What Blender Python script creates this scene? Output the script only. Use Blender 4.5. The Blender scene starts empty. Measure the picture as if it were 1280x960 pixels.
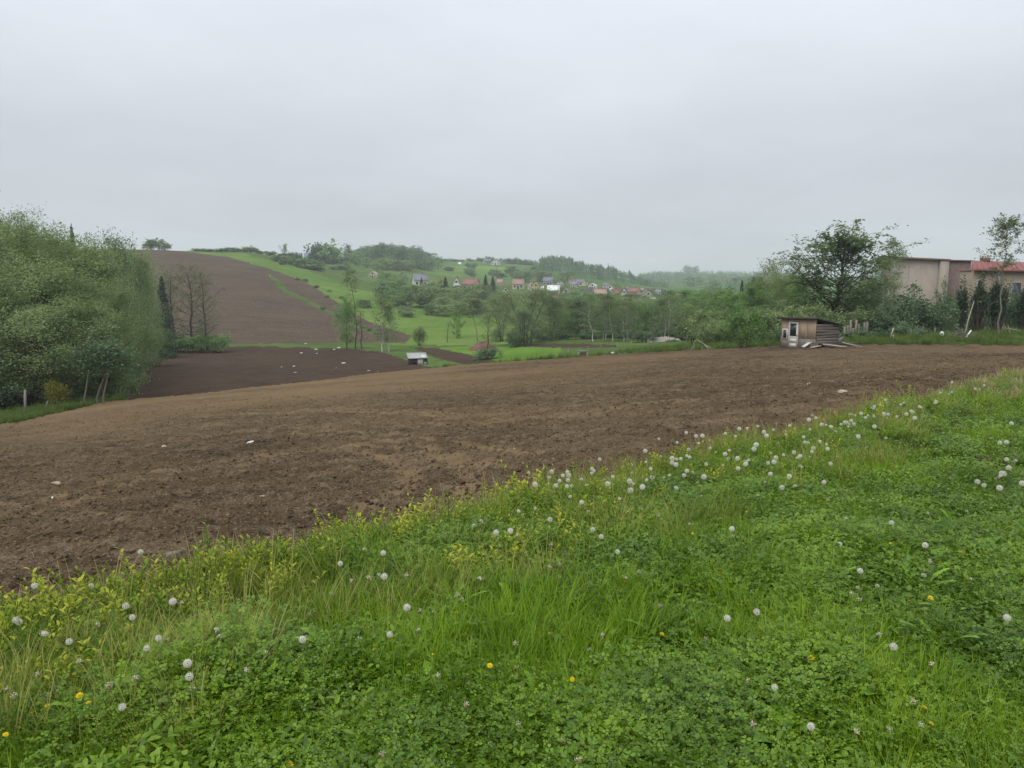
import bpy, math, random
import numpy as np
C = bpy.context.scene
COL = C.collection
rng = np.random.default_rng(7)
random.seed(7)
R = math.radians

# ---------------------------------------------------------------- camera, world, sun, exposure
F, HZ, EYE = 950.0, 375.0, 1.6
PITCH = math.atan((480 - HZ) / F)
cam = bpy.data.objects.new('camera', bpy.data.cameras.new('camera')); COL.objects.link(cam)
cam.location = (0, 0, EYE); cam.rotation_euler = (math.pi/2 - PITCH, 0, 0)
cam.data.sensor_width = 36; cam.data.lens = 36*F/1280; cam.data.clip_start = 0.05; cam.data.clip_end = 20000
C.camera = cam
C.view_settings.view_transform = 'Standard'; C.view_settings.look = 'None'
C.view_settings.exposure = 0.0; C.view_settings.gamma = 1.0
C.cycles.use_denoising = True
C.cycles.max_bounces = 6; C.cycles.diffuse_bounces = 3; C.cycles.glossy_bounces = 2
C.cycles.transmission_bounces = 4; C.cycles.volume_bounces = 1; C.cycles.transparent_max_bounces = 6
SUN_EL, SUN_AZ = R(52), R(205)

def N(nt, typ, **kw):
    n = nt.nodes.new(typ)
    for k, v in kw.items(): setattr(n, k, v)
    return n

def make_world():
    w = bpy.data.worlds.new('World'); C.world = w; w.use_nodes = True
    nt = w.node_tree; nt.nodes.clear(); L = nt.links.new
    out = N(nt, 'ShaderNodeOutputWorld'); bg = N(nt, 'ShaderNodeBackground'); L(bg.outputs[0], out.inputs[0])
    sky = N(nt, 'ShaderNodeTexSky', sky_type='NISHITA', sun_disc=False, sun_elevation=SUN_EL, sun_rotation=SUN_AZ)
    tc = N(nt, 'ShaderNodeTexCoord'); sx = N(nt, 'ShaderNodeSeparateXYZ'); L(tc.outputs['Generated'], sx.inputs[0])
    # cloud deck: brightness of a CIE-like overcast sky, grey-blue low down, whiter higher up
    rmp = N(nt, 'ShaderNodeValToRGB'); L(sx.outputs['Z'], rmp.inputs[0])
    cr = rmp.color_ramp; cr.elements[0].position = 0.0; cr.elements[0].color = (6.35, 6.75, 7.1, 1)
    cr.elements[1].position = 1.0; cr.elements[1].color = (12.2, 12.7, 13.3, 1)
    e = cr.elements.new(0.10); e.color = (6.35, 6.75, 7.15, 1)
    e = cr.elements.new(0.20); e.color = (7.1, 7.5, 8.0, 1)
    e = cr.elements.new(0.65); e.color = (11.0, 11.5, 12.2, 1)
    e = cr.elements.new(0.36); e.color = (8.9, 9.4, 10.2, 1)
    # drifting unevenness of the deck: noise over the direction projected on a flat layer
    zc = N(nt, 'ShaderNodeMath', operation='MAXIMUM'); zc.inputs[1].default_value = 0.0; L(sx.outputs['Z'], zc.inputs[0])
    za = N(nt, 'ShaderNodeMath', operation='ADD'); za.inputs[1].default_value = 0.16; L(zc.outputs[0], za.inputs[0])
    dx = N(nt, 'ShaderNodeMath', operation='DIVIDE'); L(sx.outputs['X'], dx.inputs[0]); L(za.outputs[0], dx.inputs[1])
    dy = N(nt, 'ShaderNodeMath', operation='DIVIDE'); L(sx.outputs['Y'], dy.inputs[0]); L(za.outputs[0], dy.inputs[1])
    cx = N(nt, 'ShaderNodeCombineXYZ'); L(dx.outputs[0], cx.inputs[0]); L(dy.outputs[0], cx.inputs[1])
    nz = N(nt, 'ShaderNodeTexNoise'); nz.inputs['Scale'].default_value = 0.6; nz.inputs['Detail'].default_value = 5; nz.inputs['Roughness'].default_value = 0.55
    L(cx.outputs[0], nz.inputs['Vector'])
    mr = N(nt, 'ShaderNodeMapRange'); mr.inputs[1].default_value = 0.25; mr.inputs[2].default_value = 0.75; mr.inputs[3].default_value = 0.86; mr.inputs[4].default_value = 1.12
    L(nz.outputs['Fac'], mr.inputs[0])
    mul = N(nt, 'ShaderNodeMixRGB', blend_type='MULTIPLY'); mul.inputs[0].default_value = 1
    L(rmp.outputs[0], mul.inputs[1]); L(mr.outputs[0], mul.inputs[2])
    mix = N(nt, 'ShaderNodeMixRGB'); mix.inputs[0].default_value = 0.93
    L(sky.outputs[0], mix.inputs[1]); L(mul.outputs[0], mix.inputs[2])
    L(mix.outputs[0], bg.inputs[0]); bg.inputs[1].default_value = 0.1
make_world()
sl = bpy.data.lights.new('sun', 'SUN'); sl.energy = 1.4; sl.angle = R(40); sl.color = (1.0, 0.97, 0.92)
so = bpy.data.objects.new('sun', sl); COL.objects.link(so)
so.rotation_euler = (math.pi/2 - SUN_EL, 0, math.pi - SUN_AZ + math.pi*0)

# ---------------------------------------------------------------- numpy helpers
def _h(ix, iy, s):
    n = (ix.astype(np.int64)*374761393 + iy.astype(np.int64)*668265263 + s*1442695041) & 0xffffffff
    n = ((n ^ (n >> 13)) * 1274126177) & 0xffffffff
    n = ((n ^ (n >> 16)) * 2246822519) & 0xffffffff
    return ((n ^ (n >> 15)) & 0xffff) / 65535.0
def vn(x, y, s=0):
    x = np.asarray(x, float); y = np.asarray(y, float)
    ix, iy = np.floor(x), np.floor(y); fx, fy = x-ix, y-iy
    fx = fx*fx*(3-2*fx); fy = fy*fy*(3-2*fy)
    ix = ix.astype(np.int64); iy = iy.astype(np.int64)
    a, b, c, d = _h(ix, iy, s), _h(ix+1, iy, s), _h(ix, iy+1, s), _h(ix+1, iy+1, s)
    return (a*(1-fx)+b*fx)*(1-fy) + (c*(1-fx)+d*fx)*fy
def fbm(x, y, s=0, o=4):
    t = 0; a = 0.5; n = 0
    for i in range(o):
        t = t + a*vn(x*2**i+i*17.3, y*2**i-i*9.1, s+i); n += a; a *= 0.5
    return t/n
def sstep(a, b, x):
    t = np.clip((x-a)/(b-a), 0, 1); return t*t*(3-2*t)
def pchip(xk, yk, x):
    xk = np.asarray(xk, float); yk = np.asarray(yk, float); x = np.clip(x, xk[0], xk[-1])
    h = np.diff(xk); d = np.diff(yk)/h; m = np.zeros(len(xk)); m[0], m[-1] = d[0], d[-1]
    for i in range(1, len(xk)-1):
        if d[i-1]*d[i] > 0:
            w1, w2 = 2*h[i]+h[i-1], h[i]+2*h[i-1]; m[i] = (w1+w2)/(w1/d[i-1]+w2/d[i])
    k = np.clip(np.searchsorted(xk, x, 'right')-1, 0, len(xk)-2); t = (x-xk[k])/h[k]
    return ((2*t**3-3*t**2+1)*yk[k] + (t**3-2*t**2+t)*h[k]*m[k] + (-2*t**3+3*t**2)*yk[k+1] + (t**3-t**2)*h[k]*m[k+1])
def inpoly(px, py, poly):
    r = np.zeros(np.shape(px), bool); n = len(poly)
    for i in range(n):
        x1, y1 = poly[i]; x2, y2 = poly[(i+1) % n]
        c = ((y1 > py) != (y2 > py)) & (px < (x2-x1)*(py-y1)/((y2-y1) or 1e-9)+x1)
        r ^= c
    return r

# ---------------------------------------------------------------- the lie of the land: drop below eye level by distance, along bearings
PROF = {   # bearing (as a photo column): (distance, metres below eye)
 -260: [(3.5,1.6),(10,2.8),(20,4.6),(30,6.2),(45,7.8),(60,8.7),(80,9.2),(110,9.4),(150,8.5),(200,4),(300,-10),(420,-22),(700,-30),(3300,-30)],
 -100: [(3.8,1.6),(10,2.7),(20,4.4),(30,5.9),(45,7.5),(60,8.4),(75,9.1),(110,9.6),(150,9.2),(200,5.5),(300,-9),(420,-24),(700,-31),(3300,-30)],
 0:    [(4.2,1.6),(10,2.55),(20,4.1),(30,5.5),(45,7.2),(60,8.2),(75,9.0),(110,9.6),(150,9.4),(200,6),(300,-8),(400,-23),(520,-31),(3300,-30)],
 150:  [(4.6,1.6),(10,2.4),(20,3.8),(35,5.55),(55,7.2),(65,9.0),(75,9.6),(110,9.75),(150,9.6),(162,9.3),(200,5),(300,-9.5),(400,-26.3),(470,-29),(3300,-28)],
 300:  [(5.2,1.6),(10,2.3),(20,3.45),(40,5.4),(60,7.0),(70,8.9),(80,9.5),(110,9.75),(150,9.6),(162,9.3),(200,5.5),(300,-9),(385,-20),(500,-30.5),(600,-30),(3300,-30)],
 450:  [(5.8,1.6),(10,2.1),(20,3.1),(40,4.8),(70,6.9),(82,9.0),(95,9.6),(150,9.65),(165,9.4),(250,3.5),(350,-5.5),(500,-18),(650,-31),(800,-42),(1000,-40),(3300,-40)],
 580:  [(6.5,1.6),(10,2.0),(20,2.9),(40,4.5),(78,6.65),(88,8.3),(100,9.0),(120,9.3),(150,9.2),(200,8),(300,1.6),(400,-4),(500,-9.5),(650,-20),(800,-33),(950,-47),(1300,-45),(3300,-40)],
 700:  [(7.5,1.6),(12,1.95),(20,2.65),(40,4.1),(75,5.76),(85,6.8),(100,7.4),(130,7.55),(180,8),(300,4),(400,-1.5),(480,-7),(600,-14),(750,-24),(950,-38),(1300,-36),(3300,-40)],
 850:  [(9.0,1.6),(15,2.0),(25,2.6),(45,3.7),(70,4.64),(80,5.1),(110,6.3),(140,7.2),(200,8),(300,6.5),(480,0),(600,-4),(1000,-18),(1500,-36),(2200,-64),(3300,-66)],
 1000: [(11.3,1.6),(18,2.0),(30,2.55),(60,3.54),(70,3.9),(100,5),(150,6.5),(250,8),(600,2),(1000,-12),(1500,-32),(2200,-62),(3300,-66)],
 1150: [(15.1,1.65),(25,2.05),(58,3.3),(64,3.28),(75,3.5),(100,4.1),(150,5),(300,7),(1000,-8),(2200,-60),(3300,-60)],
 1280: [(20.0,1.78),(30,2.15),(58,3.34),(66,3.15),(80,3.3),(100,3.8),(150,4.6),(300,6),(1000,-6),(2200,-50),(3300,-50)],
 1600: [(24.0,1.8),(40,2.5),(58,3.3),(66,3.1),(80,3.2),(100,3.6),(150,4.4),(300,6),(1000,-6),(2200,-50),(3300,-50)]}
UK = np.array([0.994*(p-640)/F for p in PROF])
SG = np.linspace(math.log(0.15), math.log(3300), 900)
tab = []
for prof in PROF.values():
    y0, d0 = prof[0]
    pts = [(0.15, 1.6), (y0*0.6, 1.6)] + list(prof)
    tab.append(-pchip([math.log(a) for a, b in pts], [b for a, b in pts], SG))
tab = np.array(tab); UG = np.linspace(UK[0], UK[-1], 500)
TAB = np.array([pchip(UK, tab[:, j], UG) for j in range(len(SG))]).T + EYE
def edge(X, Y): return (Y - X - 5.75)/1.41421 + 0.22*(vn(X*1.1, Y*1.1, 5)-0.5) + 0.25*(vn(X*0.35, Y*0.35, 6)-0.5)
def Z(X, Y):
    X = np.asarray(X, float); Y = np.asarray(Y, float); Yc = np.clip(Y, 0.15, 3299)
    fu = np.clip((X/Yc-UG[0])/(UG[1]-UG[0]), 0, len(UG)-1.001); fs = np.clip((np.log(Yc)-SG[0])/(SG[1]-SG[0]), 0, len(SG)-1.001)
    i = fu.astype(int); j = fs.astype(int); a = fu-i; b = fs-j
    z = (TAB[i, j]*(1-a)+TAB[i+1, j]*a)*(1-b) + (TAB[i, j+1]*(1-a)+TAB[i+1, j+1]*a)*b
    e = edge(X, Y); near = 1-sstep(50, 60, Y)
    z = z - 0.16*sstep(-0.1, 0.7, e)*near
    grass = (1-sstep(-0.2, 0.2, e))*near
    z = z + grass*(0.10*(fbm(X*0.7, Y*0.7, 11, 3)-0.5) + 0.05*(vn(X*2.6, Y*2.6, 12)-0.5))
    far = sstep(120, 400, Y)
    return z + far*2.5*(fbm(X*0.012, Y*0.012, 21, 3)-0.5)
def ray(px, py):
    a = (px-640)/F; b = (480-py)/F
    dy = math.cos(PITCH)+b*math.sin(PITCH); return a/dy, (-math.sin(PITCH)+b*math.cos(PITCH))/dy
def proj(X, Y, z):
    d = z-EYE; yc = Y*math.cos(PITCH)-d*math.sin(PITCH); zc = Y*math.sin(PITCH)+d*math.cos(PITCH)
    return 640+F*X/yc, 480-F*zc/yc
YS = np.exp(np.linspace(math.log(1.5), math.log(3200), 5000))
def pick(px, py, h=0.0, ymin=1.5):
    u, v = ray(px, py); Y = YS[YS > ymin]; g = EYE+v*Y - (Z(u*Y, Y)+h)
    k = np.nonzero(g <= 0)[0]
    if len(k) == 0:                      # just over a crest: the ground that comes closest to the line of sight
        if ymin < 100: return None
        k = [int(np.argmin(np.abs(g)/Y))]
    y = Y[k[0]]; return np.array([u*y, y, float(Z(u*y, y))])
def at(px, Y):
    u = 0.994*(px-640)/F; return np.array([u*Y, Y, float(Z(u*Y, Y))])
def ztop(px, py, Y): return EYE + ray(px, py)[1]*Y

# ---------------------------------------------------------------- mesh builder
class MB:
    def __init__(s): s.v = []; s.q = []; s.t = []; s.tq = []; s.tt = []; s.n = 0; s.mq = []; s.mt = []
    def add(s, v, q=None, t=None, tone=0.5, mi=0):
        v = np.asarray(v, float).reshape(-1, 3); s.v.append(v)
        if q is not None and len(q):
            q = np.asarray(q, int).reshape(-1, 4); s.q.append(q+s.n); s.tq.append(np.broadcast_to(np.asarray(tone, float), (len(q),)) if np.ndim(tone) < 2 else tone); s.mq.append(np.full(len(q), mi))
        if t is not None and len(t):
            t = np.asarray(t, int).reshape(-1, 3); s.t.append(t+s.n); s.tt.append(np.broadcast_to(np.asarray(tone, float), (len(t),))); s.mt.append(np.full(len(t), mi))
        s.n += len(v)
    def box(s, c, d, rz=0, tone=0.5, rx=0, ry=0):
        x, y, z = d[0]/2, d[1]/2, d[2]/2
        v = np.array([(-x,-y,-z),(x,-y,-z),(x,y,-z),(-x,y,-z),(-x,-y,z),(x,-y,z),(x,y,z),(-x,y,z)])
        s.add(rot(v, rx, ry, rz)+np.asarray(c), [(0,3,2,1),(4,5,6,7),(0,1,5,4),(1,2,6,5),(2,3,7,6),(3,0,4,7)], tone=tone)
    def tube(s, P, rad, k=5, tone=0.5, cap=False):
        P = np.asarray(P, float); n = len(P); rad = np.broadcast_to(rad, (n,))
        T = np.gradient(P, axis=0); T /= np.linalg.norm(T, axis=1)[:, None]+1e-9
        up = np.where(np.abs(T[:, 2:3]) > 0.9, np.array([[1., 0, 0]]), np.array([[0., 0, 1]]))
        A = np.cross(T, up); A /= np.linalg.norm(A, axis=1)[:, None]+1e-9; B = np.cross(T, A)
        for i in range(1, n):
            if np.dot(A[i], A[i-1]) < 0: A[i] *= -1; B[i] *= -1
        an = np.arange(k)*2*math.pi/k
        V = P[:, None, :] + rad[:, None, None]*(np.cos(an)[None, :, None]*A[:, None, :] + np.sin(an)[None, :, None]*B[:, None, :])
        q = [(i*k+j, i*k+(j+1) % k, (i+1)*k+(j+1) % k, (i+1)*k+j) for i in range(n-1) for j in range(k)]
        V = V.reshape(-1, 3)
        t = None
        if cap:
            V = np.vstack([V, P[:1], P[-1:]]); t = [(j, n*k, (j+1) % k) for j in range(k)] + [((n-1)*k+(j+1) % k, n*k+1, (n-1)*k+j) for j in range(k)]
        s.add(V, q, t, tone=tone)
    def mesh(s, name, mats, smooth=False):
        V = np.concatenate(s.v); q = np.concatenate(s.q) if s.q else np.zeros((0, 4), int); t = np.concatenate(s.t) if s.t else np.zeros((0, 3), int)
        tone = np.concatenate([*s.tq, *s.tt]) if (s.q or s.t) else np.zeros(0)
        mi = np.concatenate([*s.mq, *s.mt]) if (s.q or s.t) else None
        return raw_mesh(name, V, q, t, mats, smooth, tone, mi)
def raw_mesh(name, V, q, t, mats, smooth=False, tone=None, mi=None):
    me = bpy.data.meshes.new(name); nq, nt_ = len(q), len(t)
    me.vertices.add(len(V)); me.vertices.foreach_set('co', np.ascontiguousarray(V, np.float32).ravel())
    me.loops.add(nq*4+nt_*3); me.loops.foreach_set('vertex_index', np.concatenate([q.ravel(), t.ravel()]).astype(np.int32))
    me.polygons.add(nq+nt_)
    me.polygons.foreach_set('loop_start', np.concatenate([np.arange(nq)*4, nq*4+np.arange(nt_)*3]).astype(np.int32))
    if smooth: me.polygons.foreach_set('use_smooth', np.ones(nq+nt_, bool))
    if mi is not None: me.polygons.foreach_set('material_index', mi.astype(np.int32))
    if tone is not None and len(tone):
        a = me.attributes.new('tone', 'FLOAT', 'FACE'); a.data.foreach_set('value', np.asarray(tone, np.float32))
    me.update(calc_edges=True)
    for m in (mats if isinstance(mats, (list, tuple)) else [mats]): me.materials.append(m)
    return me
def rot(v, rx=0, ry=0, rz=0):
    v = np.asarray(v, float)
    for ax, a in ((0, rx), (1, ry), (2, rz)):
        if a:
            c, s = math.cos(a), math.sin(a); i, j = [(1, 2), (2, 0), (0, 1)][ax]; w = v.copy()
            w[..., i] = c*v[..., i]-s*v[..., j]; w[..., j] = s*v[..., i]+c*v[..., j]; v = w
    return v
def link(name, me, parent=None, loc=None, **kw):
    o = bpy.data.objects.new(name, me); COL.objects.link(o)
    if parent is not None: o.parent = parent
    if loc is not None: o.location = loc
    for k, v in kw.items(): o[k] = v
    return o
def thing(name, label, cat, loc, rz=0, group=None, scale=None):
    o = bpy.data.objects.new(name, None); COL.objects.link(o); o.location = loc; o.rotation_euler = (0, 0, rz)
    o.empty_display_size = 0.1
    if scale is not None: o.scale = scale
    o['label'] = label; o['category'] = cat
    if group: o['group'] = group
    return o
def tag(o, label, cat, group=None):
    o['label'] = label; o['category'] = cat
    if group: o['group'] = group
    return o

# ---------------------------------------------------------------- materials
def base_mat(name, rough=0.9, spec=0.2):
    m = bpy.data.materials.new(name); m.use_nodes = True; nt = m.node_tree
    b = nt.nodes['Principled BSDF']; b.inputs['Roughness'].default_value = rough; b.inputs['Specular IOR Level'].default_value = spec
    return m, nt, b
def ramp(nt, fac, stops):
    r = N(nt, 'ShaderNodeValToRGB'); cr = r.color_ramp
    while len(cr.elements) < len(stops): cr.elements.new(0.5)
    for e, (p, c) in zip(cr.elements, stops): e.position = p; e.color = (*c, 1)
    nt.links.new(fac, r.inputs[0]); return r.outputs[0]
def noise(nt, vec, scale, detail=4, rough=0.6):
    n = N(nt, 'ShaderNodeTexNoise'); n.inputs['Scale'].default_value = scale; n.inputs['Detail'].default_value = detail; n.inputs['Roughness'].default_value = rough
    nt.links.new(vec, n.inputs['Vector']); return n.outputs['Fac']
def mixc(nt, f, a, b, mode='MIX'):
    m = N(nt, 'ShaderNodeMixRGB', blend_type=mode)
    for k, v in ((0, f), (1, a), (2, b)):
        if isinstance(v, (int, float)): m.inputs[k].default_value = v
        elif isinstance(v, tuple): m.inputs[k].default_value = (*v, 1)
        else: nt.links.new(v, m.inputs[k])
    return m.outputs[0]
def wpos(nt): return N(nt, 'ShaderNodeNewGeometry').outputs['Position']
def math_(nt, op, a, b=0.0):
    m = N(nt, 'ShaderNodeMath', operation=op)
    for k, v in ((0, a), (1, b)):
        if isinstance(v, (int, float)): m.inputs[k].default_value = v
        else: nt.links.new(v, m.inputs[k])
    return m.outputs[0]

def soil_mat(name, dark, mid, light, dry, s1=2.0, s2=18.0, bump=0.6, rows=0.3, rowscale=2.2, crumb=1.0):
    m, nt, b = base_mat(name, 1.0, 0.0); L = nt.links.new; p = wpos(nt)
    n1 = noise(nt, p, s1, 5, 0.62); n2 = noise(nt, p, s2, 5, 0.72); n3 = noise(nt, p, 0.09, 4, 0.6)
    mp = N(nt, 'ShaderNodeMapping'); mp.inputs['Rotation'].default_value = (0, 0, rows); mp.inputs['Scale'].default_value = (.06, 1, 1); L(p, mp.inputs[0])
    n4 = noise(nt, mp.outputs[0], rowscale, 3, 0.6)
    f = math_(nt, 'ADD', math_(nt, 'ADD', math_(nt, 'MULTIPLY', n1, 0.35), math_(nt, 'MULTIPLY', n2, 0.4)), math_(nt, 'MULTIPLY', n4, 0.25))
    c = ramp(nt, f, [(0.36+.05*crumb, dark), (0.5, mid), (0.64-.05*crumb, light)])
    c = mixc(nt, ramp(nt, n3, [(0.35, (0, 0, 0)), (0.68, (0.55, 0.55, 0.55))]), c, dry)
    at_ = N(nt, 'ShaderNodeAttribute', attribute_name='dry')
    c = mixc(nt, at_.outputs['Fac'], c, dry)
    sp = noise(nt, p, s2*2.3, 2, 0.5)
    c = mixc(nt, ramp(nt, sp, [(0.62, (0, 0, 0)), (0.72, (0.7, 0.7, 0.7))]), c, tuple(min(1, x*2.0) for x in light))
    L(c, b.inputs['Base Color'])
    bp = N(nt, 'ShaderNodeBump'); bp.inputs['Strength'].default_value = bump; bp.inputs['Distance'].default_value = 0.03
    L(n2, bp.inputs['Height']); L(bp.outputs[0], b.inputs['Normal']); return m
def turf_mat(name, cols, s1=0.05, s2=0.6, s3=6.0, bump=0.5, dist=0.15):
    m, nt, b = base_mat(name, 1.0, 0.0); L = nt.links.new; p = wpos(nt)
    n1 = noise(nt, p, s1, 4, 0.6); n2 = noise(nt, p, s2, 5, 0.65); n3 = noise(nt, p, s3, 3, 0.6)
    f = math_(nt, 'ADD', math_(nt, 'ADD', math_(nt, 'MULTIPLY', n1, 0.45), math_(nt, 'MULTIPLY', n2, 0.35)), math_(nt, 'MULTIPLY', n3, 0.2))
    c = ramp(nt, f, [(0.38, cols[0]), (0.5, cols[1]), (0.62, cols[2])])
    L(c, b.inputs['Base Color'])
    bp = N(nt, 'ShaderNodeBump'); bp.inputs['Strength'].default_value = bump; bp.inputs['Distance'].default_value = dist
    L(n2, bp.inputs['Height']); L(bp.outputs[0], b.inputs['Normal']); return m
def leaf_mat(name, cols, var=0.25, transl=0.3, rough=0.55, spec=0.3, patchy=0.0):
    m, nt, b = base_mat(name, rough, spec); L = nt.links.new
    at_ = N(nt, 'ShaderNodeAttribute', attribute_name='tone'); oi = N(nt, 'ShaderNodeObjectInfo')
    f = math_(nt, 'ADD', at_.outputs['Fac'], math_(nt, 'MULTIPLY', math_(nt, 'SUBTRACT', oi.outputs['Random'], 0.5), var))
    if patchy:
        f = math_(nt, 'ADD', f, math_(nt, 'MULTIPLY', math_(nt, 'SUBTRACT', noise(nt, wpos(nt), 1.1, 4, 0.6), 0.5), patchy))
    c = ramp(nt, f, [(0.1, cols[0]), (0.5, cols[1]), (0.9, cols[2])])
    L(c, b.inputs['Base Color'])
    if transl:
        tr = N(nt, 'ShaderNodeBsdfTranslucent'); L(mixc(nt, 0.3, c, (0.30, 0.42, 0.04), 'MIX'), tr.inputs[0])
        mx = N(nt, 'ShaderNodeMixShader'); mx.inputs[0].default_value = transl
        L(b.outputs[0], mx.inputs[1]); L(tr.outputs[0], mx.inputs[2]); L(mx.outputs[0], nt.nodes['Material Output'].inputs[0])
    return m
def plain_mat(name, col, rough=0.8, var=0.25, scale=3.0, spec=0.25, streak=None):
    m, nt, b = base_mat(name, rough, spec); L = nt.links.new
    tc = N(nt, 'ShaderNodeTexCoord'); v = tc.outputs['Object']
    if streak:
        mp = N(nt, 'ShaderNodeMapping'); mp.inputs['Scale'].default_value = streak; L(v, mp.inputs[0]); v = mp.outputs[0]
    n = noise(nt, v, scale, 5, 0.65); oi = N(nt, 'ShaderNodeObjectInfo')
    f = math_(nt, 'ADD', n, math_(nt, 'MULTIPLY', math_(nt, 'SUBTRACT', oi.outputs['Random'], 0.5), 0.25))
    c = ramp(nt, f, [(0.25, tuple(x*(1-var) for x in col)), (0.75, tuple(min(1, x*(1+var)) for x in col))])
    L(c, b.inputs['Base Color'])
    bp = N(nt, 'ShaderNodeBump'); bp.inputs['Strength'].default_value = 0.25; bp.inputs['Distance'].default_value = 0.01
    L(n, bp.inputs['Height']); L(bp.outputs[0], b.inputs['Normal']); return m

M = {}
M['soil'] = soil_mat('ploughed_soil', (0.032, 0.023, 0.015), (0.075, 0.055, 0.036), (0.165, 0.123, 0.080), (0.20, 0.140, 0.078))
M['soil_low'] = soil_mat('damp_soil', (0.045, 0.032, 0.024), (0.064, 0.046, 0.034), (0.088, 0.064, 0.046), (0.085, 0.062, 0.043), 0.4, 4.0, 0.5)
M['soil_hill'] = soil_mat('hill_soil', (0.070, 0.055, 0.040), (0.091, 0.072, 0.052), (0.113, 0.089, 0.063), (0.118, 0.086, 0.060), 0.06, 0.6, 0.3, 1.9, .35)
M['bank'] = turf_mat('bank_turf', [(0.03, 0.04, 0.012), (0.05, 0.07, 0.016), (0.085, 0.075, 0.035)], 0.3, 3, 20, 0.6, 0.04)
M['verge'] = turf_mat('verge_turf', [(0.05, 0.085, 0.02), (0.085, 0.15, 0.03), (0.14, 0.2, 0.05)], 0.12, 0.9, 6)
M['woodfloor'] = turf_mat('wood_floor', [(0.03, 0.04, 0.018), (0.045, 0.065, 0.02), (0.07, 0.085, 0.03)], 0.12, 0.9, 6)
M['meadow'] = turf_mat('meadow_turf', [(0.085, 0.15, 0.032), (0.13, 0.205, 0.048), (0.185, 0.245, 0.075)], 0.012, 0.08, 0.7, 0.3, 0.3)
M['rough'] = turf_mat('rough_turf', [(0.06, 0.095, 0.03), (0.09, 0.14, 0.04), (0.135, 0.18, 0.065)], 0.018, 0.12, 0.9, 0.5, 0.4)
M['crop'] = turf_mat('crop_turf', [(0.09, 0.165, 0.03), (0.12, 0.215, 0.036), (0.155, 0.25, 0.055)], 0.05, 0.4, 3, 0.4, 0.1)
M['far'] = turf_mat('far_turf', [(0.055, 0.10, 0.03), (0.08, 0.15, 0.04), (0.12, 0.2, 0.06)], 0.006, 0.03, 0.2, 0.3, 0.5)

# ---------------------------------------------------------------- terrain sheet, divided along the real field edges
YFAR = ([-400, -100, 0, 60, 110, 150, 300, 450, 580, 700, 850, 1000, 1150, 1280, 1700], [45, 45, 45, 49, 53, 57, 63, 73, 79, 76, 71, 60, 58, 58, 58])
LOWF = [(146, 530), (148, 487), (158, 462), (182, 441), (240, 434.5), (330, 433.5), (430, 436.5), (478, 441), (512, 452), (545, 463), (575, 480), (575, 530)]
HILLF = [(188, 309), (215, 313), (262, 319), (285, 322), (330, 334), (378, 351), (415, 374), (448, 397), (482, 410), (514, 420), (505, 429), (440, 428.5), (300, 431), (200, 428), (120, 432), (120, 309)]
DIVID = [(336, 343), (347, 349), (360, 362.5), (396, 381), (440, 403), (474, 418), (464, 418.8), (434, 403.8), (391, 382.6), (354, 365), (338, 349)]
PLOTS = [[(512, 434.5), (545, 436), (600, 446.5), (628, 455), (590, 459), (548, 449)], [(640, 430), (700, 429.5), (770, 431), (770, 434.5), (690, 435), (640, 433)]]
CROP = [(560, 432), (700, 435), (697, 452), (612, 460), (600, 446), (548, 436)]
MEAD = [(212, 312), (300, 318), (360, 330), (410, 348), (445, 362), (500, 372), (540, 385), (600, 392), (640, 405), (640, 432), (500, 432), (350, 420), (200, 400)]
def tilth(X, Y):
    return (0.07*(vn(X*2.7, Y*2.7, 51)-0.5) + 0.085*(vn(X*7, Y*7, 52)-0.5) + 0.055*(vn(X*17, Y*17, 53)-0.5) + 0.05*np.maximum(0, vn(X*11, Y*11, 54)-0.62)
            + 0.022*np.sin((Y*.955-X*.296)*2*math.pi/.55+3*vn(X*.3, Y*.3, 57)))
TRACKS = []
def ontrack(X, Y):
    d = np.full(np.shape(X), 9.)
    for G, wd in TRACKS:
        for a, b in zip(G[:-1], G[1:]):
            ab = b[:2]-a[:2]; t = np.clip(((X-a[0])*ab[0]+(Y-a[1])*ab[1])/(ab@ab), 0, 1); d = np.minimum(d, np.abs(np.hypot(X-a[0]-t*ab[0], Y-a[1]-t*ab[1])-.32)/wd/.62)
    return d
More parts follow.
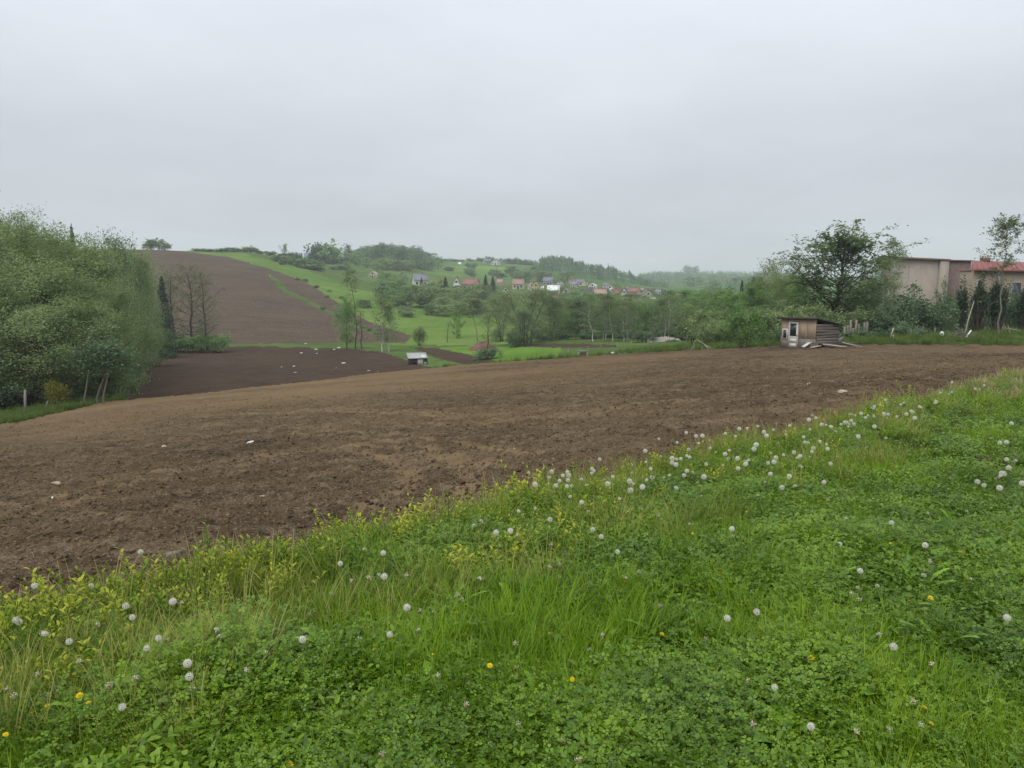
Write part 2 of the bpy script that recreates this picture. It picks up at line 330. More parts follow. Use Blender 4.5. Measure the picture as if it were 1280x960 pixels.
def terrain():
    w = np.concatenate([np.linspace(-1.35, -0.72, 50)[:-1], np.linspace(-0.72, 0.72, 580), np.linspace(0.72, 1.35, 50)[1:]])
    y1 = np.linspace(-1.5, 2.2, 14)[:-1]; y2 = 1/np.linspace(1/2.2, 1/22., 430); y3 = np.exp(np.linspace(math.log(22.), math.log(3290), 430))[1:]
    y = np.concatenate([y1, y2, y3]); Xg = w[None, :]*(y[:, None]+2.0); Yg = np.broadcast_to(y[:, None], Xg.shape).copy()
    # make the sheet's rows wander a little so clods never line up with the grid
    jit = np.clip(np.gradient(y), 0, 0.2)[:, None]; Yg = Yg + jit*0.35*(rng.random(Xg.shape)-0.5)
    Zg = Z(Xg, Yg); e = edge(Xg, Yg)
    px, py = proj(Xg, np.maximum(Yg, 0.2), Zg)
    ncol = Xg.shape[1]
    yfar = np.interp(px, *YFAR); yfar = yfar + 0.02*yfar*(vn(Xg*0.4, Yg*0.4, 31)-0.5)
    pxn = px + 5*(vn(Xg*0.06, Yg*0.06, 41)-0.5) + 2.5*(vn(Xg*0.4, Yg*0.4, 42)-0.5); pyn = py + 1.5*(vn(Xg*0.06, Yg*0.06, 43)-0.5) + 0.7*(vn(Xg*0.5, Yg*0.5, 44)-0.5)
    ty = np.full(Xg.shape, 5)                                       # rough pasture
    ty[(Yg > 150) & inpoly(pxn, pyn, MEAD)] = 4
    ty[Yg > 620] = 8
    ty[(Yg > 620) & inpoly(pxn, pyn, [(520, 332), (640, 334), (640, 348), (540, 346)])] = 4
    ty[(Yg > 85) & (Yg < 150) & inpoly(pxn, pyn, CROP)] = 6
    for P in PLOTS: ty[(Yg > 85) & (Yg < 160) & inpoly(pxn, pyn, P)] = 7
    ty[(Yg > 150) & (Yg < 420) & inpoly(pxn, pyn, HILLF)] = 3
    ty[(Yg > 150) & (Yg < 420) & inpoly(pxn, pyn, DIVID)] = 5
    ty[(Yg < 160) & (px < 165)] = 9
    ty[(Yg < 155) & inpoly(pxn, pyn, LOWF)] = 2
    ty[(Yg < 110) & (Yg >= yfar) & (px > 800)] = 10
    fld = (e > 0) & (Yg < yfar); ty[fld] = 1
    ty[(e <= 0) & (Yg < 62)] = 0
    # relief of the tilth: clods and crumbs
    clod = tilth(Xg, Yg)
    Zg = Zg + np.where(ty == 1, clod*sstep(0, 0.5, e), 0) + np.where((ty == 2) | (ty == 3) | (ty == 7), 0.12*(vn(Xg*1.5, Yg*1.5, 55)-0.5), 0)
    Zg = Zg + np.where((ty == 4) | (ty == 5) | (ty == 9) | (ty == 10), 0.25*(vn(Xg*0.8, Yg*0.8, 56)-0.5), 0)
    # dried, paler soil: the crest that drains first, and old wheel tracks
    dry = 0.75*sstep(22, 55, Yg)*sstep(0.35, -0.25, Xg/np.maximum(Yg, .2))*(0.35+0.9*vn(Xg*0.15, Yg*0.35, 61))
    trk = np.zeros(Xg.shape)
    for tr, wd in (([(440, 560), (500, 566), (535, 580), (548, 597), (540, 614), (505, 632)], 0.22), ([(380, 540), (470, 545), (560, 556), (640, 575)], 0.2), ([(250, 520), (420, 512), (600, 520)], 0.3), ([(30, 640), (160, 600), (300, 575), (430, 560)], 0.2), ([(560, 530), (700, 520), (850, 500)], .25), ([(150, 560), (330, 535), (520, 530)], .22)):
        G = [pick(*q) for q in tr]; TRACKS.append((G, wd)); d = np.full(Xg.shape, 99.); wd = wd*.62
        for a, b in zip(G[:-1], G[1:]):
            ab = b[:2]-a[:2]; t = np.clip(((Xg-a[0])*ab[0]+(Yg-a[1])*ab[1])/(ab@ab), 0, 1)
            d = np.minimum(d, np.hypot(Xg-a[0]-t*ab[0], Yg-a[1]-t*ab[1]))
        d = np.abs(d-.32); dry = np.maximum(dry, 0.9*(1-sstep(wd*0.5, wd*1.5, d))*(0.35+0.85*vn(Xg*4, Yg*4, 63))); trk = np.maximum(trk, (1-sstep(wd*.6, wd*1.3, d)))
    dry = np.where(ty == 1, dry, 0.0); Zg = Zg - np.where(ty == 1, 0.045*trk*(.6+.4*np.sin(Yg*40)), 0)
    V = np.stack([Xg, Yg, Zg], -1).reshape(-1, 3); dry = dry.ravel()
    i = np.arange(len(y)-1)[:, None]*ncol + np.arange(ncol-1)[None, :]
    Q = np.stack([i, i+1, i+1+ncol, i+ncol], -1).reshape(-1, 4); tq = ty[:-1, :-1].ravel()
    names = {0: ('grass_bank', 'bank'), 1: ('ploughed_field', 'soil'), 2: ('lower_field', 'soil_low'), 3: ('hillside_field', 'soil_hill'), 4: ('hillside_meadow', 'meadow'),
             5: ('valley_pasture', 'rough'), 6: ('crop_plot', 'crop'), 7: ('garden_plot', 'soil_low'), 8: ('far_hills', 'far'), 9: ('wood_floor', 'woodfloor'), 10: ('field_verge', 'verge')}
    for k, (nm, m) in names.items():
        q = Q[tq == k]
        if not len(q): continue
        u, inv = np.unique(q, return_inverse=True)
        me = raw_mesh(nm, V[u], inv.reshape(-1, 4), np.zeros((0, 3), int), M[m], smooth=True)
        a = me.attributes.new('dry', 'FLOAT', 'POINT'); a.data.foreach_set('value', dry[u].astype(np.float32))
        link(nm, me, kind='structure')
    mb = MB(); mb.add([(-70, -60, 0), (70, -60, 0), (70, -1.5, 0), (-70, -1.5, 0)], [(0, 1, 2, 3)])
    link('grass_field', mb.mesh('grass_field', M['bank']), kind='structure')
terrain()

# ---------------------------------------------------------------- haze: the damp air between here and the far hills
def haze():
    m = bpy.data.materials.new('damp_air'); m.use_nodes = True; nt = m.node_tree; nt.nodes.clear()
    o = N(nt, 'ShaderNodeOutputMaterial'); v = N(nt, 'ShaderNodeVolumePrincipled')
    v.inputs['Color'].default_value = (0.88, 0.94, 1.0, 1); v.inputs['Density'].default_value = HAZE; v.inputs['Anisotropy'].default_value = 0.1
    nt.links.new(v.outputs[0], o.inputs['Volume'])
    mb = MB(); mb.box((0, 1650, 48), (9400, 3500, 128)); link('haze', mb.mesh('haze', m), kind='stuff')
HAZE = 0.00030
haze()

# ---------------------------------------------------------------- leaf and bark materials
M['leaf_wood'] = leaf_mat('wood_leaf', [(0.1374, 0.19, 0.0801), (0.2251, 0.3004, 0.1283), (0.3209, 0.4058, 0.1948)], 0.7, 0.4, 0.75, 0.1)
M['leaf_willow'] = leaf_mat('willow_leaf', [(0.156, 0.2006, 0.1023), (0.2273, 0.2879, 0.1492), (0.3112, 0.3701, 0.2165)], 0.45, 0.4, 0.75, 0.1)
M['leaf_fresh'] = leaf_mat('fresh_leaf', [(0.1227, 0.2214, 0.0744), (0.1802, 0.3119, 0.1074), (0.2557, 0.4035, 0.1477)], 0.6, 0.4, 0.75, 0.1)
M['leaf_dark'] = leaf_mat('dark_leaf', [(0.0795, 0.1301, 0.0721), (0.1256, 0.1918, 0.1056), (0.179, 0.2543, 0.1454)], 0.6, 0.3, 0.75, 0.1)
M['leaf_birch'] = leaf_mat('birch_leaf', [(0.1269, 0.1838, 0.0814), (0.1893, 0.2519, 0.1153), (0.2762, 0.3331, 0.1624)], 0.3, 0.4, 0.75, 0.1)
M['leaf_alder'] = leaf_mat('alder_leaf', [(0.112, 0.1358, 0.0762), (0.1578, 0.1876, 0.1043), (0.2162, 0.24, 0.1388)], 0.2, 0.4, 0.75, 0.1)
M['leaf_cherry'] = leaf_mat('cherry_leaf', [(0.09, 0.135, 0.065), (0.145, 0.21, 0.10), (0.21, 0.285, 0.14)], 0.0, 0.4, 0.75, 0.1)
M['leaf_pale'] = leaf_mat('pale_leaf', [(0.17, 0.20, 0.09), (0.24, 0.27, 0.13), (0.34, 0.35, 0.2)], 0.2, 0.4, 0.75, 0.1)
M['leaf_yellow'] = leaf_mat('yellow_leaf', [(0.13, 0.15, 0.02), (0.24, 0.22, 0.02), (0.40, 0.33, 0.02)], 0.2)
M['needle'] = leaf_mat('spruce_needle', [(0.0294, 0.0547, 0.0407), (0.0455, 0.0834, 0.0568), (0.0718, 0.1139, 0.0718)], 0.3, 0.0, 0.7)
M['thuja'] = leaf_mat('thuja_spray', [(0.0309, 0.0579, 0.0276), (0.049, 0.0868, 0.0382), (0.0728, 0.116, 0.0512)], 0.25, 0.0, 0.7)
M['bark'] = plain_mat('grey_brown_bark', (0.085, 0.07, 0.055), 0.95, 0.35, 6, 0.1, (1, 1, 0.2))
M['bark_pale'] = plain_mat('pale_bark', (0.17, 0.15, 0.115), 0.95, 0.3, 6, 0.1, (1, 1, 0.2))
M['bark_birch'] = plain_mat('birch_bark', (0.52, 0.51, 0.47), 0.85, 0.35, 3, 0.1, (0.5, 0.5, 2.5))

# ---------------------------------------------------------------- trees: skeleton of limbs and twigs, leaves along the twigs
def rvec(n): v = rng.normal(size=(n, 3)); return v/np.linalg.norm(v, axis=1)[:, None]
def leaves(mb, P, size, tone, asp=0.6, up=0.35):
    """rhombic leaves (two triangles each) at points P"""
    n = len(P); a = rvec(n); nrm = rvec(n); nrm[:, 2] = np.abs(nrm[:, 2]) + up; nrm /= np.linalg.norm(nrm, axis=1)[:, None]
    a = a - nrm*np.sum(a*nrm, axis=1)[:, None]; a /= np.linalg.norm(a, axis=1)[:, None]+1e-9; b = np.cross(nrm, a)
    s = size*(0.65+0.7*rng.random(n))[:, None]
    V = np.stack([P-a*s, P-b*s*asp+nrm*s*0.15, P+a*s, P+b*s*asp+nrm*s*0.15], 1).reshape(-1, 3)
    mb.add(V, np.arange(n*4).reshape(-1, 4), tone=np.clip(tone, 0, 1))
def sk_tree(H, W, mats, shape='round', limbs=22, t0=0.25, elev=(20, 60), twigs=6, lpt=30, leaf=0.14, spread=0.35, trunk=0.16, droop=0.0, bark='bark', seedling=0, lean=0.0, twig_len=0.4, stems=1, asp=0.6, k=5, name='tree', curve=0.35):
    tr, cr = MB(), MB(); Ps, Ts = [], []
    for st in range(stems):
        sa = rng.random()*6.28; off = np.array([math.cos(sa), math.sin(sa), 0])*(0.04*H if stems > 1 else 0)*(0.4+rng.random())
        n = 9; t = np.linspace(0, 1, n); hh = H*(0.93 if stems == 1 else 0.75+0.2*rng.random())
        tp = np.stack([np.cumsum(rng.normal(0, 0.012*H, n)), np.cumsum(rng.normal(0, 0.012*H, n)), t*hh], 1); tp[:, :2] -= tp[0, :2]
        tp[:, :2] += (t**1.3)[:, None]*np.array([math.cos(sa), math.sin(sa)])*(H*(0.22 if stems > 1 else lean)); tp += off; tp[0, 2] = -0.3
        r0 = trunk/math.sqrt(stems); tr.tube(tp, r0*np.clip(1.15-t, 0.08, 1)**0.9*np.where(t == 0, 1.35, 1), 7 if stems == 1 else 5)
        for i in range(limbs//stems):
            f = t0+(1-t0)*(i+rng.random())/(limbs//stems); f = min(f, 0.99)
            b = np.array([np.interp(f, t, tp[:, j]) for j in range(3)]); az = i*2.4+rng.random()*0.9
            g = (f-t0)/(1-t0)
            pr = {'round': math.sin(math.pi*(0.12+0.80*g))**0.75, 'cone': (1-g)**0.85*0.98+0.05, 'column': 0.9*math.sin(math.pi*(0.15+0.75*g))**0.5, 'birch': math.sin(math.pi*(0.10+0.85*g))**0.9, 'vase': 0.35+0.65*math.sin(math.pi*(0.05+0.72*g))}[shape]
            Ln = W/2*pr*(0.72+0.5*rng.random()); el = R(elev[0]+(elev[1]-elev[0])*g + rng.normal(0, 9))
            m = 5; s = np.linspace(0, 1, m); d = np.array([math.cos(az)*math.cos(el), math.sin(az)*math.cos(el), math.sin(el)])
            lp = b + s[:, None]*d*Ln + np.cumsum(rng.normal(0, 0.03*Ln, (m, 3)), 0)*(s[:, None] > 0); lp[:, 2] += curve*Ln*s**2*(1 if droop <= 0 else 0.4) - droop*Ln*s**2.2
            rr = max(0.012, r0*0.42*(1-0.75*f)); tr.tube(lp, rr*(1.05-s*0.8), 4)
            tl = 0.25+0.5*rng.random(); low = 0.15 if shape in ('cone', 'column') else 0.3
            for q in range(twigs):
                fs = low+(1-low)*(q+rng.random())/twigs; tb = np.array([np.interp(fs, s, lp[:, j]) for j in range(3)])
                td = d*0.7+rvec(1)[0]*0.9; td[2] += 0.15-droop*1.2; td /= np.linalg.norm(td); tlen = W*0.5*twig_len*(0.5+0.7*rng.random())*(0.45+0.55*pr)
                e2 = tb+td*tlen+np.array([0, 0, -droop*tlen*0.6]); mid = (tb+e2)/2+rng.normal(0, 0.06*tlen, 3); tr.tube([tb, mid, e2], [rr*0.4, rr*0.28, 0.006], 3)
                nl = max(2, int(lpt*(0.5+rng.random()))); u_ = rng.random(nl)[:, None]**0.7
                Ps.append(tb*(1-u_)+e2*u_+rng.normal(0, spread*tlen*0.5, (nl, 3))*np.array([1, 1, 0.75])); Ts.append(np.full(nl, tl)+rng.normal(0, 0.12, nl)+0.12*rng.normal())
    P = np.concatenate(Ps); P[:, 2] = np.maximum(P[:, 2], 0.04*H); leaves(cr, P, leaf, np.concatenate(Ts), asp)
    # how wide and high it came out, for scaling
    h = np.percentile(P[:, 2], 99.5); w = np.percentile(P[:, 0], 97)-np.percentile(P[:, 0], 3)
    return dict(trunk=tr.mesh(name+'_trunk', M[bark], True), crown=cr.mesh(name+'_crown', M[mats]), h=h, w=w)
def conifer(H, W, mats='needle', tiers=34, lpt=80, leaf=0.14, name='spruce'):
    tr, cr = MB(), MB(); tr.tube([(0, 0, -.3), (0, 0, H*.5), (0, 0, H)], [0.16, 0.09, 0.015], 6); Ps, Ts = [], []
    for i in range(tiers):
        f = (i+0.5)/tiers; z = H*(0.06+0.93*f); Lb = W/2*(1-f)**0.85+0.12
        for j in range(7):
            az = j*0.9+i*2.1+rng.random()*0.4; s = np.linspace(0, 1, 4); L_ = Lb*(0.45+0.75*rng.random())
            p = np.stack([np.cos(az)*s*L_, np.sin(az)*s*L_, z+s*L_*0.05-0.28*L_*s**1.5], 1); tr.tube(p, 0.03*(1-f)*(1-s*.8)+0.006, 3)
            n = int(lpt*(0.35+0.8*(1-f))); u = rng.random(n); q = np.stack([np.interp(u, s, p[:, k]) for k in range(3)], 1)
            side = np.array([-np.sin(az), np.cos(az), 0]); q += side*(rng.normal(0, 1, n)*0.17*L_*(0.3+u))[:, None]; q[:, 2] -= rng.random(n)*0.16*L_+rng.normal(0, .13, n)
            Ps.append(q); Ts.append(np.full(n, 0.3+0.4*rng.random())+rng.normal(0, .1, n))
    P = np.concatenate(Ps); leaves(cr, P, leaf, np.concatenate(Ts), 0.35)
    return dict(trunk=tr.mesh(name+'_trunk', M['bark'], True), crown=cr.mesh(name+'_crown', M[mats]), h=H, w=W*0.95)
def bushmesh(H, W, mats, n=5000, leaf=0.11, lumps=16, bark='bark', name='bush', asp=0.65):
    """many stems from the ground, leaves in uneven clumps at their ends"""
    tr, cr = MB(), MB(); Ps, Ts = [], []
    for i in range(lumps):
        az = i*2.4+rng.random(); rr = W/2*math.sqrt((i+.5)/lumps)*0.85; zt = H*(0.30+0.58*rng.random()*(1-0.35*(2*rr/W)**2))
        c = np.array([math.cos(az)*rr, math.sin(az)*rr, zt]); b = np.array([math.cos(az)*rr*.25, math.sin(az)*rr*.25, -.15])
        tr.tube([b, (b+c)/2+rng.normal(0, .05*H, 3), c, c+[0, 0, .16*H]], [.045, .03, .02, .006], 4)
        for j in range(5):
            cc = c+rng.normal(0, 1, 3)*np.array([W*.12, W*.12, H*.13]); tr.tube([c, (c+cc)/2+rng.normal(0, .03, 3), cc], [.016, .01, .004], 3)
            k = n//lumps//5; Ps.append(cc+rng.normal(0, 1, (k, 3))*np.array([W*.065, W*.065, H*.07])*(0.6+0.9*rng.random())); Ts.append(np.full(k, .5+.2*rng.normal())+rng.normal(0, .1, k))
    P = np.concatenate(Ps); P[:, 2] = np.abs(P[:, 2]); leaves(cr, P, leaf, np.concatenate(Ts), asp)
    return dict(trunk=tr.mesh(name+'_stems', M[bark], True), crown=cr.mesh(name+'_foliage', M[mats]), h=np.percentile(P[:, 2], 99.5), w=np.percentile(P[:, 0], 97)-np.percentile(P[:, 0], 3))
PR = {
 'wood': [sk_tree(13, 9, 'leaf_wood', limbs=36, t0=.12, elev=(8, 62), twigs=9, lpt=85, leaf=.085, spread=.6, trunk=.2, name='wood_tree', twig_len=.42) for _ in range(3)],
 'willow': [sk_tree(12, 10, 'leaf_willow', limbs=34, t0=.10, elev=(15, 70), twigs=8, lpt=62, leaf=.09, spread=.6, trunk=.22, droop=.12, stems=3, name='willow_tree', twig_len=.42) for _ in range(2)],
 'fresh': [sk_tree(10, 7, 'leaf_fresh', limbs=28, t0=.08, elev=(10, 62), twigs=7, lpt=60, leaf=.10, spread=.6, trunk=.15, name='leafy_tree', twig_len=.45) for _ in range(3)],
 'dark': [sk_tree(10, 8, 'leaf_dark', limbs=28, t0=.08, elev=(10, 62), twigs=7, lpt=60, leaf=.105, spread=.6, trunk=.18, name='dark_tree', twig_len=.45) for _ in range(2)],
 'birch': [sk_tree(12, 4.6, 'leaf_birch', 'birch', limbs=30, t0=.2, elev=(35, 65), twigs=6, lpt=26, leaf=.08, spread=.5, trunk=.075, droop=.28, bark='bark_birch', name='birch_tree', twig_len=.6) for _ in range(3)],
 'alder': [sk_tree(14, 6.0, 'leaf_alder', 'column', limbs=34, t0=.18, elev=(5, 45), twigs=6, lpt=13, leaf=.095, spread=.45, trunk=.17, name='alder_tree', twig_len=.45, lean=.05) for _ in range(3)],
 'pole': [sk_tree(15, 4.6, 'leaf_alder', 'round', limbs=12, t0=.80, elev=(0, 45), twigs=5, lpt=16, leaf=.11, spread=.45, trunk=.13, name='bare_trunked_tree', twig_len=.6)],
 'open': [sk_tree(11, 8.6, 'leaf_cherry', 'round', limbs=64, t0=.16, elev=(18, 74), twigs=8, lpt=24, leaf=.115, spread=.30, trunk=.20, name='cherry_tree', twig_len=.34, curve=.3)],
 'poplar': [sk_tree(11, 3.6, 'leaf_alder', 'round', limbs=24, t0=.58, elev=(30, 68), twigs=6, lpt=17, leaf=.085, spread=.4, trunk=.065, bark='bark_pale', name='young_poplar', twig_len=.5, lean=.03)],
 'sapling': [sk_tree(7, 2.2, 'leaf_alder', 'column', limbs=16, t0=.12, elev=(35, 65), twigs=4, lpt=5, leaf=.07, spread=.4, trunk=.05, bark='bark', name='young_tree', twig_len=.5)],
 'pale': [sk_tree(10, 8, 'leaf_pale', limbs=28, t0=.2, elev=(15, 65), twigs=7, lpt=20, leaf=.10, spread=.5, trunk=.15, name='pale_tree')],
 'spruce': [conifer(11, 4.6) for _ in range(2)],
 'thuja': [bushmesh(4.2, 1.15, 'thuja', 4200, .085, 26, name='thuja', asp=.4)],
 'bush': [bushmesh(3.2, 4.2, 'leaf_fresh', 4500, .11, name='bush') for _ in range(3)],
 'dbush': [bushmesh(3.2, 4.2, 'leaf_dark', 4500, .11, name='dark_bush') for _ in range(2)],
 'wbush': [bushmesh(3.4, 4.4, 'leaf_wood', 4800, .11, name='grey_green_bush') for _ in range(2)],
 'fbush': [bushmesh(3.2, 4.0, m, 900, .24, 14, name='far_bush') for m in ('leaf_dark', 'leaf_wood', 'leaf_dark', 'leaf_fresh')],
 'ybush': [bushmesh(2.2, 2.6, 'leaf_yellow', 2500, .06, name='yellow_bush')],
 'ffresh': [sk_tree(9, 8, 'leaf_fresh', limbs=16, t0=.08, elev=(5, 60), twigs=4, lpt=14, leaf=.36, spread=.7, trunk=.18, name='far_tree', twig_len=.5) for _ in range(3)],
 'fdark': [sk_tree(9, 8, 'leaf_dark', limbs=16, t0=.08, elev=(5, 60), twigs=4, lpt=14, leaf=.36, spread=.7, trunk=.18, name='far_dark_tree', twig_len=.5) for _ in range(3)],
 'fwood': [sk_tree(9, 8, 'leaf_wood', limbs=16, t0=.08, elev=(5, 60), twigs=4, lpt=14, leaf=.36, spread=.7, trunk=.18, name='far_wood_tree', twig_len=.5) for _ in range(3)],
}
KIND = {'wood': ('broadleaf_tree', 'tree'), 'willow': ('willow_tree', 'tree'), 'fresh': ('leafy_tree', 'tree'), 'dark': ('dark_tree', 'tree'), 'birch': ('birch_tree', 'tree'), 'alder': ('alder_tree', 'tree'), 'pole': ('tall_tree', 'tree'),
        'open': ('cherry_tree', 'tree'), 'poplar': ('poplar_tree', 'tree'), 'sapling': ('sapling', 'tree'), 'pale': ('pale_tree', 'tree'), 'spruce': ('spruce_tree', 'tree'), 'thuja': ('thuja', 'tree'),
        'bush': ('bush', 'bush'), 'dbush': ('bush', 'bush'), 'wbush': ('bush', 'bush'), 'fbush': ('hillside_bush', 'bush'), 'ybush': ('flowering_bush', 'bush'), 'ffresh': ('hillside_tree', 'tree'), 'fdark': ('hillside_tree', 'tree'), 'fwood': ('hillside_tree', 'tree')}
cnt = {}
def plant(kind, px, Y, top, w, label, group=None, base=None, sink=0.1, loc=None):
    """one tree or bush standing at bearing px, Y metres off, reaching up to photo row `top`, w photo columns wide"""
    v = PR[kind]; i = cnt.get(kind, 0); cnt[kind] = i+1; p = v[i % len(v)]
    g = at(px, Y) if loc is None else loc
    h = max(0.6, ztop(px, top, g[1])-g[2]); sz = h/p['h']; sx = w*g[1]/F/p['w']
    nm, cat = KIND[kind]; o = thing(nm, label, cat, (g[0], g[1], g[2]-sink), rng.random()*6.28, group, (sx, sx, sz))
    link('trunk' if cat == 'tree' else 'stems', p['trunk'], o); link('crown' if cat == 'tree' else 'foliage', p['crown'], o)
    return o

GW = 'trees of the wood on the left'
for a in [(-70, 66, 255, 150, 'broadleaf tree cut by the left border behind the wood front'), (-12, 72, 268, 120, 'broadleaf tree at the left border under the highest treetop'), (40, 78, 282, 110, 'broadleaf tree right of the highest treetop of the left wood'), (75, 84, 291, 95, 'tree in the left wood straight below the blue-green conifer top'), (105, 78, 306, 90, 'tree of the wood between the conifer top and the wide greyish tree'), (10, 64, 300, 110, 'rounded tree in the middle of the wood front above the pale stump'), (60, 63, 322, 100, 'rounded tree in the wood front above the yellow bush'), (-40, 58, 320, 120, 'lower tree at the left border inside the wood front'), (114, 82, 300, 72, 'tree under the wide greyish tree in the left wood'), (88, 66, 345, 85, 'tree in the wood front just above the leaning pale trunks')]:
    plant('wood', *a[:4], a[-1], GW)
plant('wood', -2, 86, 258, 70, 'highest treetop of the left wood, thinning at its tip against the sky', GW)
plant('wood', 27, 84, 268, 60, 'loose treetop beside the highest one above the left wood', GW)
plant('dark', 145, 92, 293, 60, 'wide greyish tree with sky showing through its top, above the left wood', GW)
plant('wood', 170, 98, 308, 40, 'round tree on the skyline at the wood end nearest the hillside field', GW)
plant('wood', 118, 60, 372, 78, 'leafy tree bulging from the wood front over the leaning pale trunks', GW)
plant('wood', 35, 57, 375, 110, 'leafy low tree at the wood front above the yellow bush', GW)
plant('wood', 142, 72, 352, 50, 'tree at the wood corner hanging over the dark lower field', GW)
plant('willow', 181, 102, 342, 34, 'grey-green tree beside the dark spruce at the end of the left wood', GW)
plant('wood', 134, 64, 400, 48, 'low leafy tree at the wood corner beside the damp lower field', GW)
plant('spruce', 95, 105, 282, 34, 'dark blue-green conifer top poking above the left wood')
plant('spruce', 203, 128, 345, 38, 'dark spruce at the end of the left wood by the bare alders')
plant('dbush', 190, 112, 398, 34, 'dark bush under the spruce at the end of the left wood')
plant('wood', 186, 106, 366, 26, 'small tree leaning out from the end of the left wood before the spruce', GW)
plant('wbush', 160, 88, 404, 40, 'grey-green bush at the tip of the left wood on the lower field edge')
plant('ybush', 62, 54.5, 473, 27, 'yellow flowering bush at the foot of the left wood')
for a in [(-30, 54, 455, 60, 'dark undergrowth at the left border below the wood'), (10, 57, 452, 62, 'dark undergrowth bush left of the pale stump'), (40, 60, 458, 50, 'dark undergrowth bush just behind the yellow bush'), (90, 60, 455, 60, 'dark undergrowth bush left of the leaning pale trunks'), (122, 63, 452, 42, 'dark undergrowth bush right of the leaning pale trunks'), (142, 66, 446, 36, 'dark undergrowth bush at the wood tip beside the lower field')]:
    plant('dbush', *a[:4], a[-1], 'undergrowth of the left wood')
plant('alder', 216, 140, 332, 34, 'left one of three nearly bare alders before the hillside field')
plant('alder', 240, 142, 328, 40, 'middle one of three nearly bare alders, its trunk forked low')
plant('alder', 257, 140, 333, 32, 'right one of three nearly bare alders, straight thin trunk')
for px, w, lb in ((222, 40, 'low green bush at the foot of the left bare alder'), (248, 34, 'low green bush between the middle and right bare alders'), (270, 26, 'low green bush right of the bare alders')): plant('bush', px, 141, 417, w, lb, 'bushes at the alder feet')

# the valley strip behind the lower field
plant('pole', 443, 150, 337, 26, 'tall thin tree with a small crown on a long bare trunk')
plant('fresh', 432, 150, 372, 24, 'yellow-green young tree beside the tall bare trunk')
plant('sapling', 452, 150, 385, 22, 'thin sapling just right of the tall bare trunk')
plant('dbush', 428, 215, 380, 16, 'dark round bush at the end of the green strip on the hillside field')
plant('birch', 477, 142, 372, 26, 'thin birch with pale trunk, left of a pair by the valley hut')
plant('birch', 485, 142, 382, 22, 'thin birch with whitest trunk, right of a pair by the valley hut')
plant('wbush', 524, 158, 408, 14, 'small bush behind the valley hut roof')
plant('sapling', 558, 165, 400, 12, 'slim sapling on the meadow above the garden plot')
plant('fresh', 571, 175, 386, 16, 'slim upright green tree on the meadow left of the earth mound')
plant('sapling', 609, 116, 385, 20, 'thin bare young tree rising from a bush by the crop plot')
plant('dbush', 609, 116, 430, 26, 'sparse dark bush at the foot of the thin bare tree')
plant('poplar', 597, 165, 372, 26, 'reddish thin young tree behind the earth mound')
GB = 'trees of the valley belt'
plant('willow', 657, 142, 357, 74, 'broad olive willow at the left of the valley tree belt', GB)
plant('willow', 628, 160, 366, 44, 'smaller olive willow left of the broad one', GB)
plant('dark', 656, 134, 386, 26, 'small dark tree in front of the broad willow')
plant('dbush', 645, 136, 410, 22, 'dark bush left of the small dark tree under the willow')
plant('willow', 690, 145, 368, 34, 'narrow olive tree with a dark bare foot right of the broad willow', GB)
plant('dark', 713, 170, 372, 44, 'dark green tree standing between the willows and the birches', GB)
for a in [(703, 160, 385, 30, 'fresh', 'low green tree right of the narrow olive tree in the belt'), (722, 165, 372, 34, 'dark', 'dark green tree before the first birch of the row'), (735, 180, 366, 40, 'fresh', 'green tree behind the first birch of the row'), (757, 175, 370, 36, 'wood', 'grey-green tree behind the second birch of the row'), (775, 180, 366, 40, 'fresh', 'green tree behind the straight birch in the row middle'), (800, 175, 372, 44, 'wood', 'grey-green tree behind the dark round bush of the belt'), (818, 168, 376, 36, 'fresh', 'green tree between the dark round bush and the tallest birch'), (830, 180, 368, 36, 'wood', 'grey-green tree behind the tallest birch'), (857, 160, 362, 46, 'fresh', 'light green tree right of the tallest birch'), (880, 150, 362, 48, 'fresh', 'light green tree above the bare fallen branches'), (900, 140, 362, 46, 'wood', 'grey-green tree where the belt meets the right thicket'), (842, 150, 392, 36, 'dark', 'dark low tree at the foot of the tallest birch'), (864, 135, 398, 44, 'dark', 'dark tree left of the bare fallen branches')]:
    low = a[2] > 388; plant(('dbush' if low else a[4]), *a[:3], a[3]*1.25, a[-1].replace('tree', 'bush', 1) if low and 'tallest' not in a[-1] else a[-1].replace('dark low tree', 'dark low bush'), GB)
for px, Y, top, w, lab in [(742, 136, 372, 24, 'birch with thin pale trunk, first of the birch row from the willows'), (755, 138, 366, 24, 'second birch of the row, slightly leaning white trunk'), (758, 145, 382, 20, 'young birch close behind the second one of the row'),
                           (767, 136, 368, 24, 'straight white-trunked birch in the middle of the row'), (780, 135, 384, 22, 'short birch left of the dark round bush'), (785, 140, 366, 26, 'tall birch with bright trunk top behind the dark round bush'),
                           (836, 134, 362, 30, 'tallest white-trunked birch right of the dark round bush'), (827, 136, 374, 22, 'thin birch left of the tallest one'), (832, 131, 386, 20, 'young birch in front of the tallest one')]:
    plant('birch', px, Y, top, w, lab, 'birches in the valley')
plant('dbush', 803, 128, 407, 27, 'dark round bush standing among the birches')
plant('bush', 842, 122, 424, 14, 'small light bush right of the grey bank')
for a in [(735, 150, 412, 24, 'dark undergrowth under the first birch'), (752, 152, 414, 26, 'dark undergrowth under the second birch'), (772, 152, 415, 26, 'dark undergrowth under the straight middle birch'), (815, 150, 412, 30, 'dark undergrowth right of the dark round bush'), (705, 150, 412, 24, 'dark undergrowth left of the birch row'), (680, 150, 416, 22, 'dark undergrowth right of the broad willow'), (790, 150, 412, 24, 'dark undergrowth left of the dark round bush')]:
    plant('dbush', *a[:4], a[-1], 'undergrowth of the valley belt')
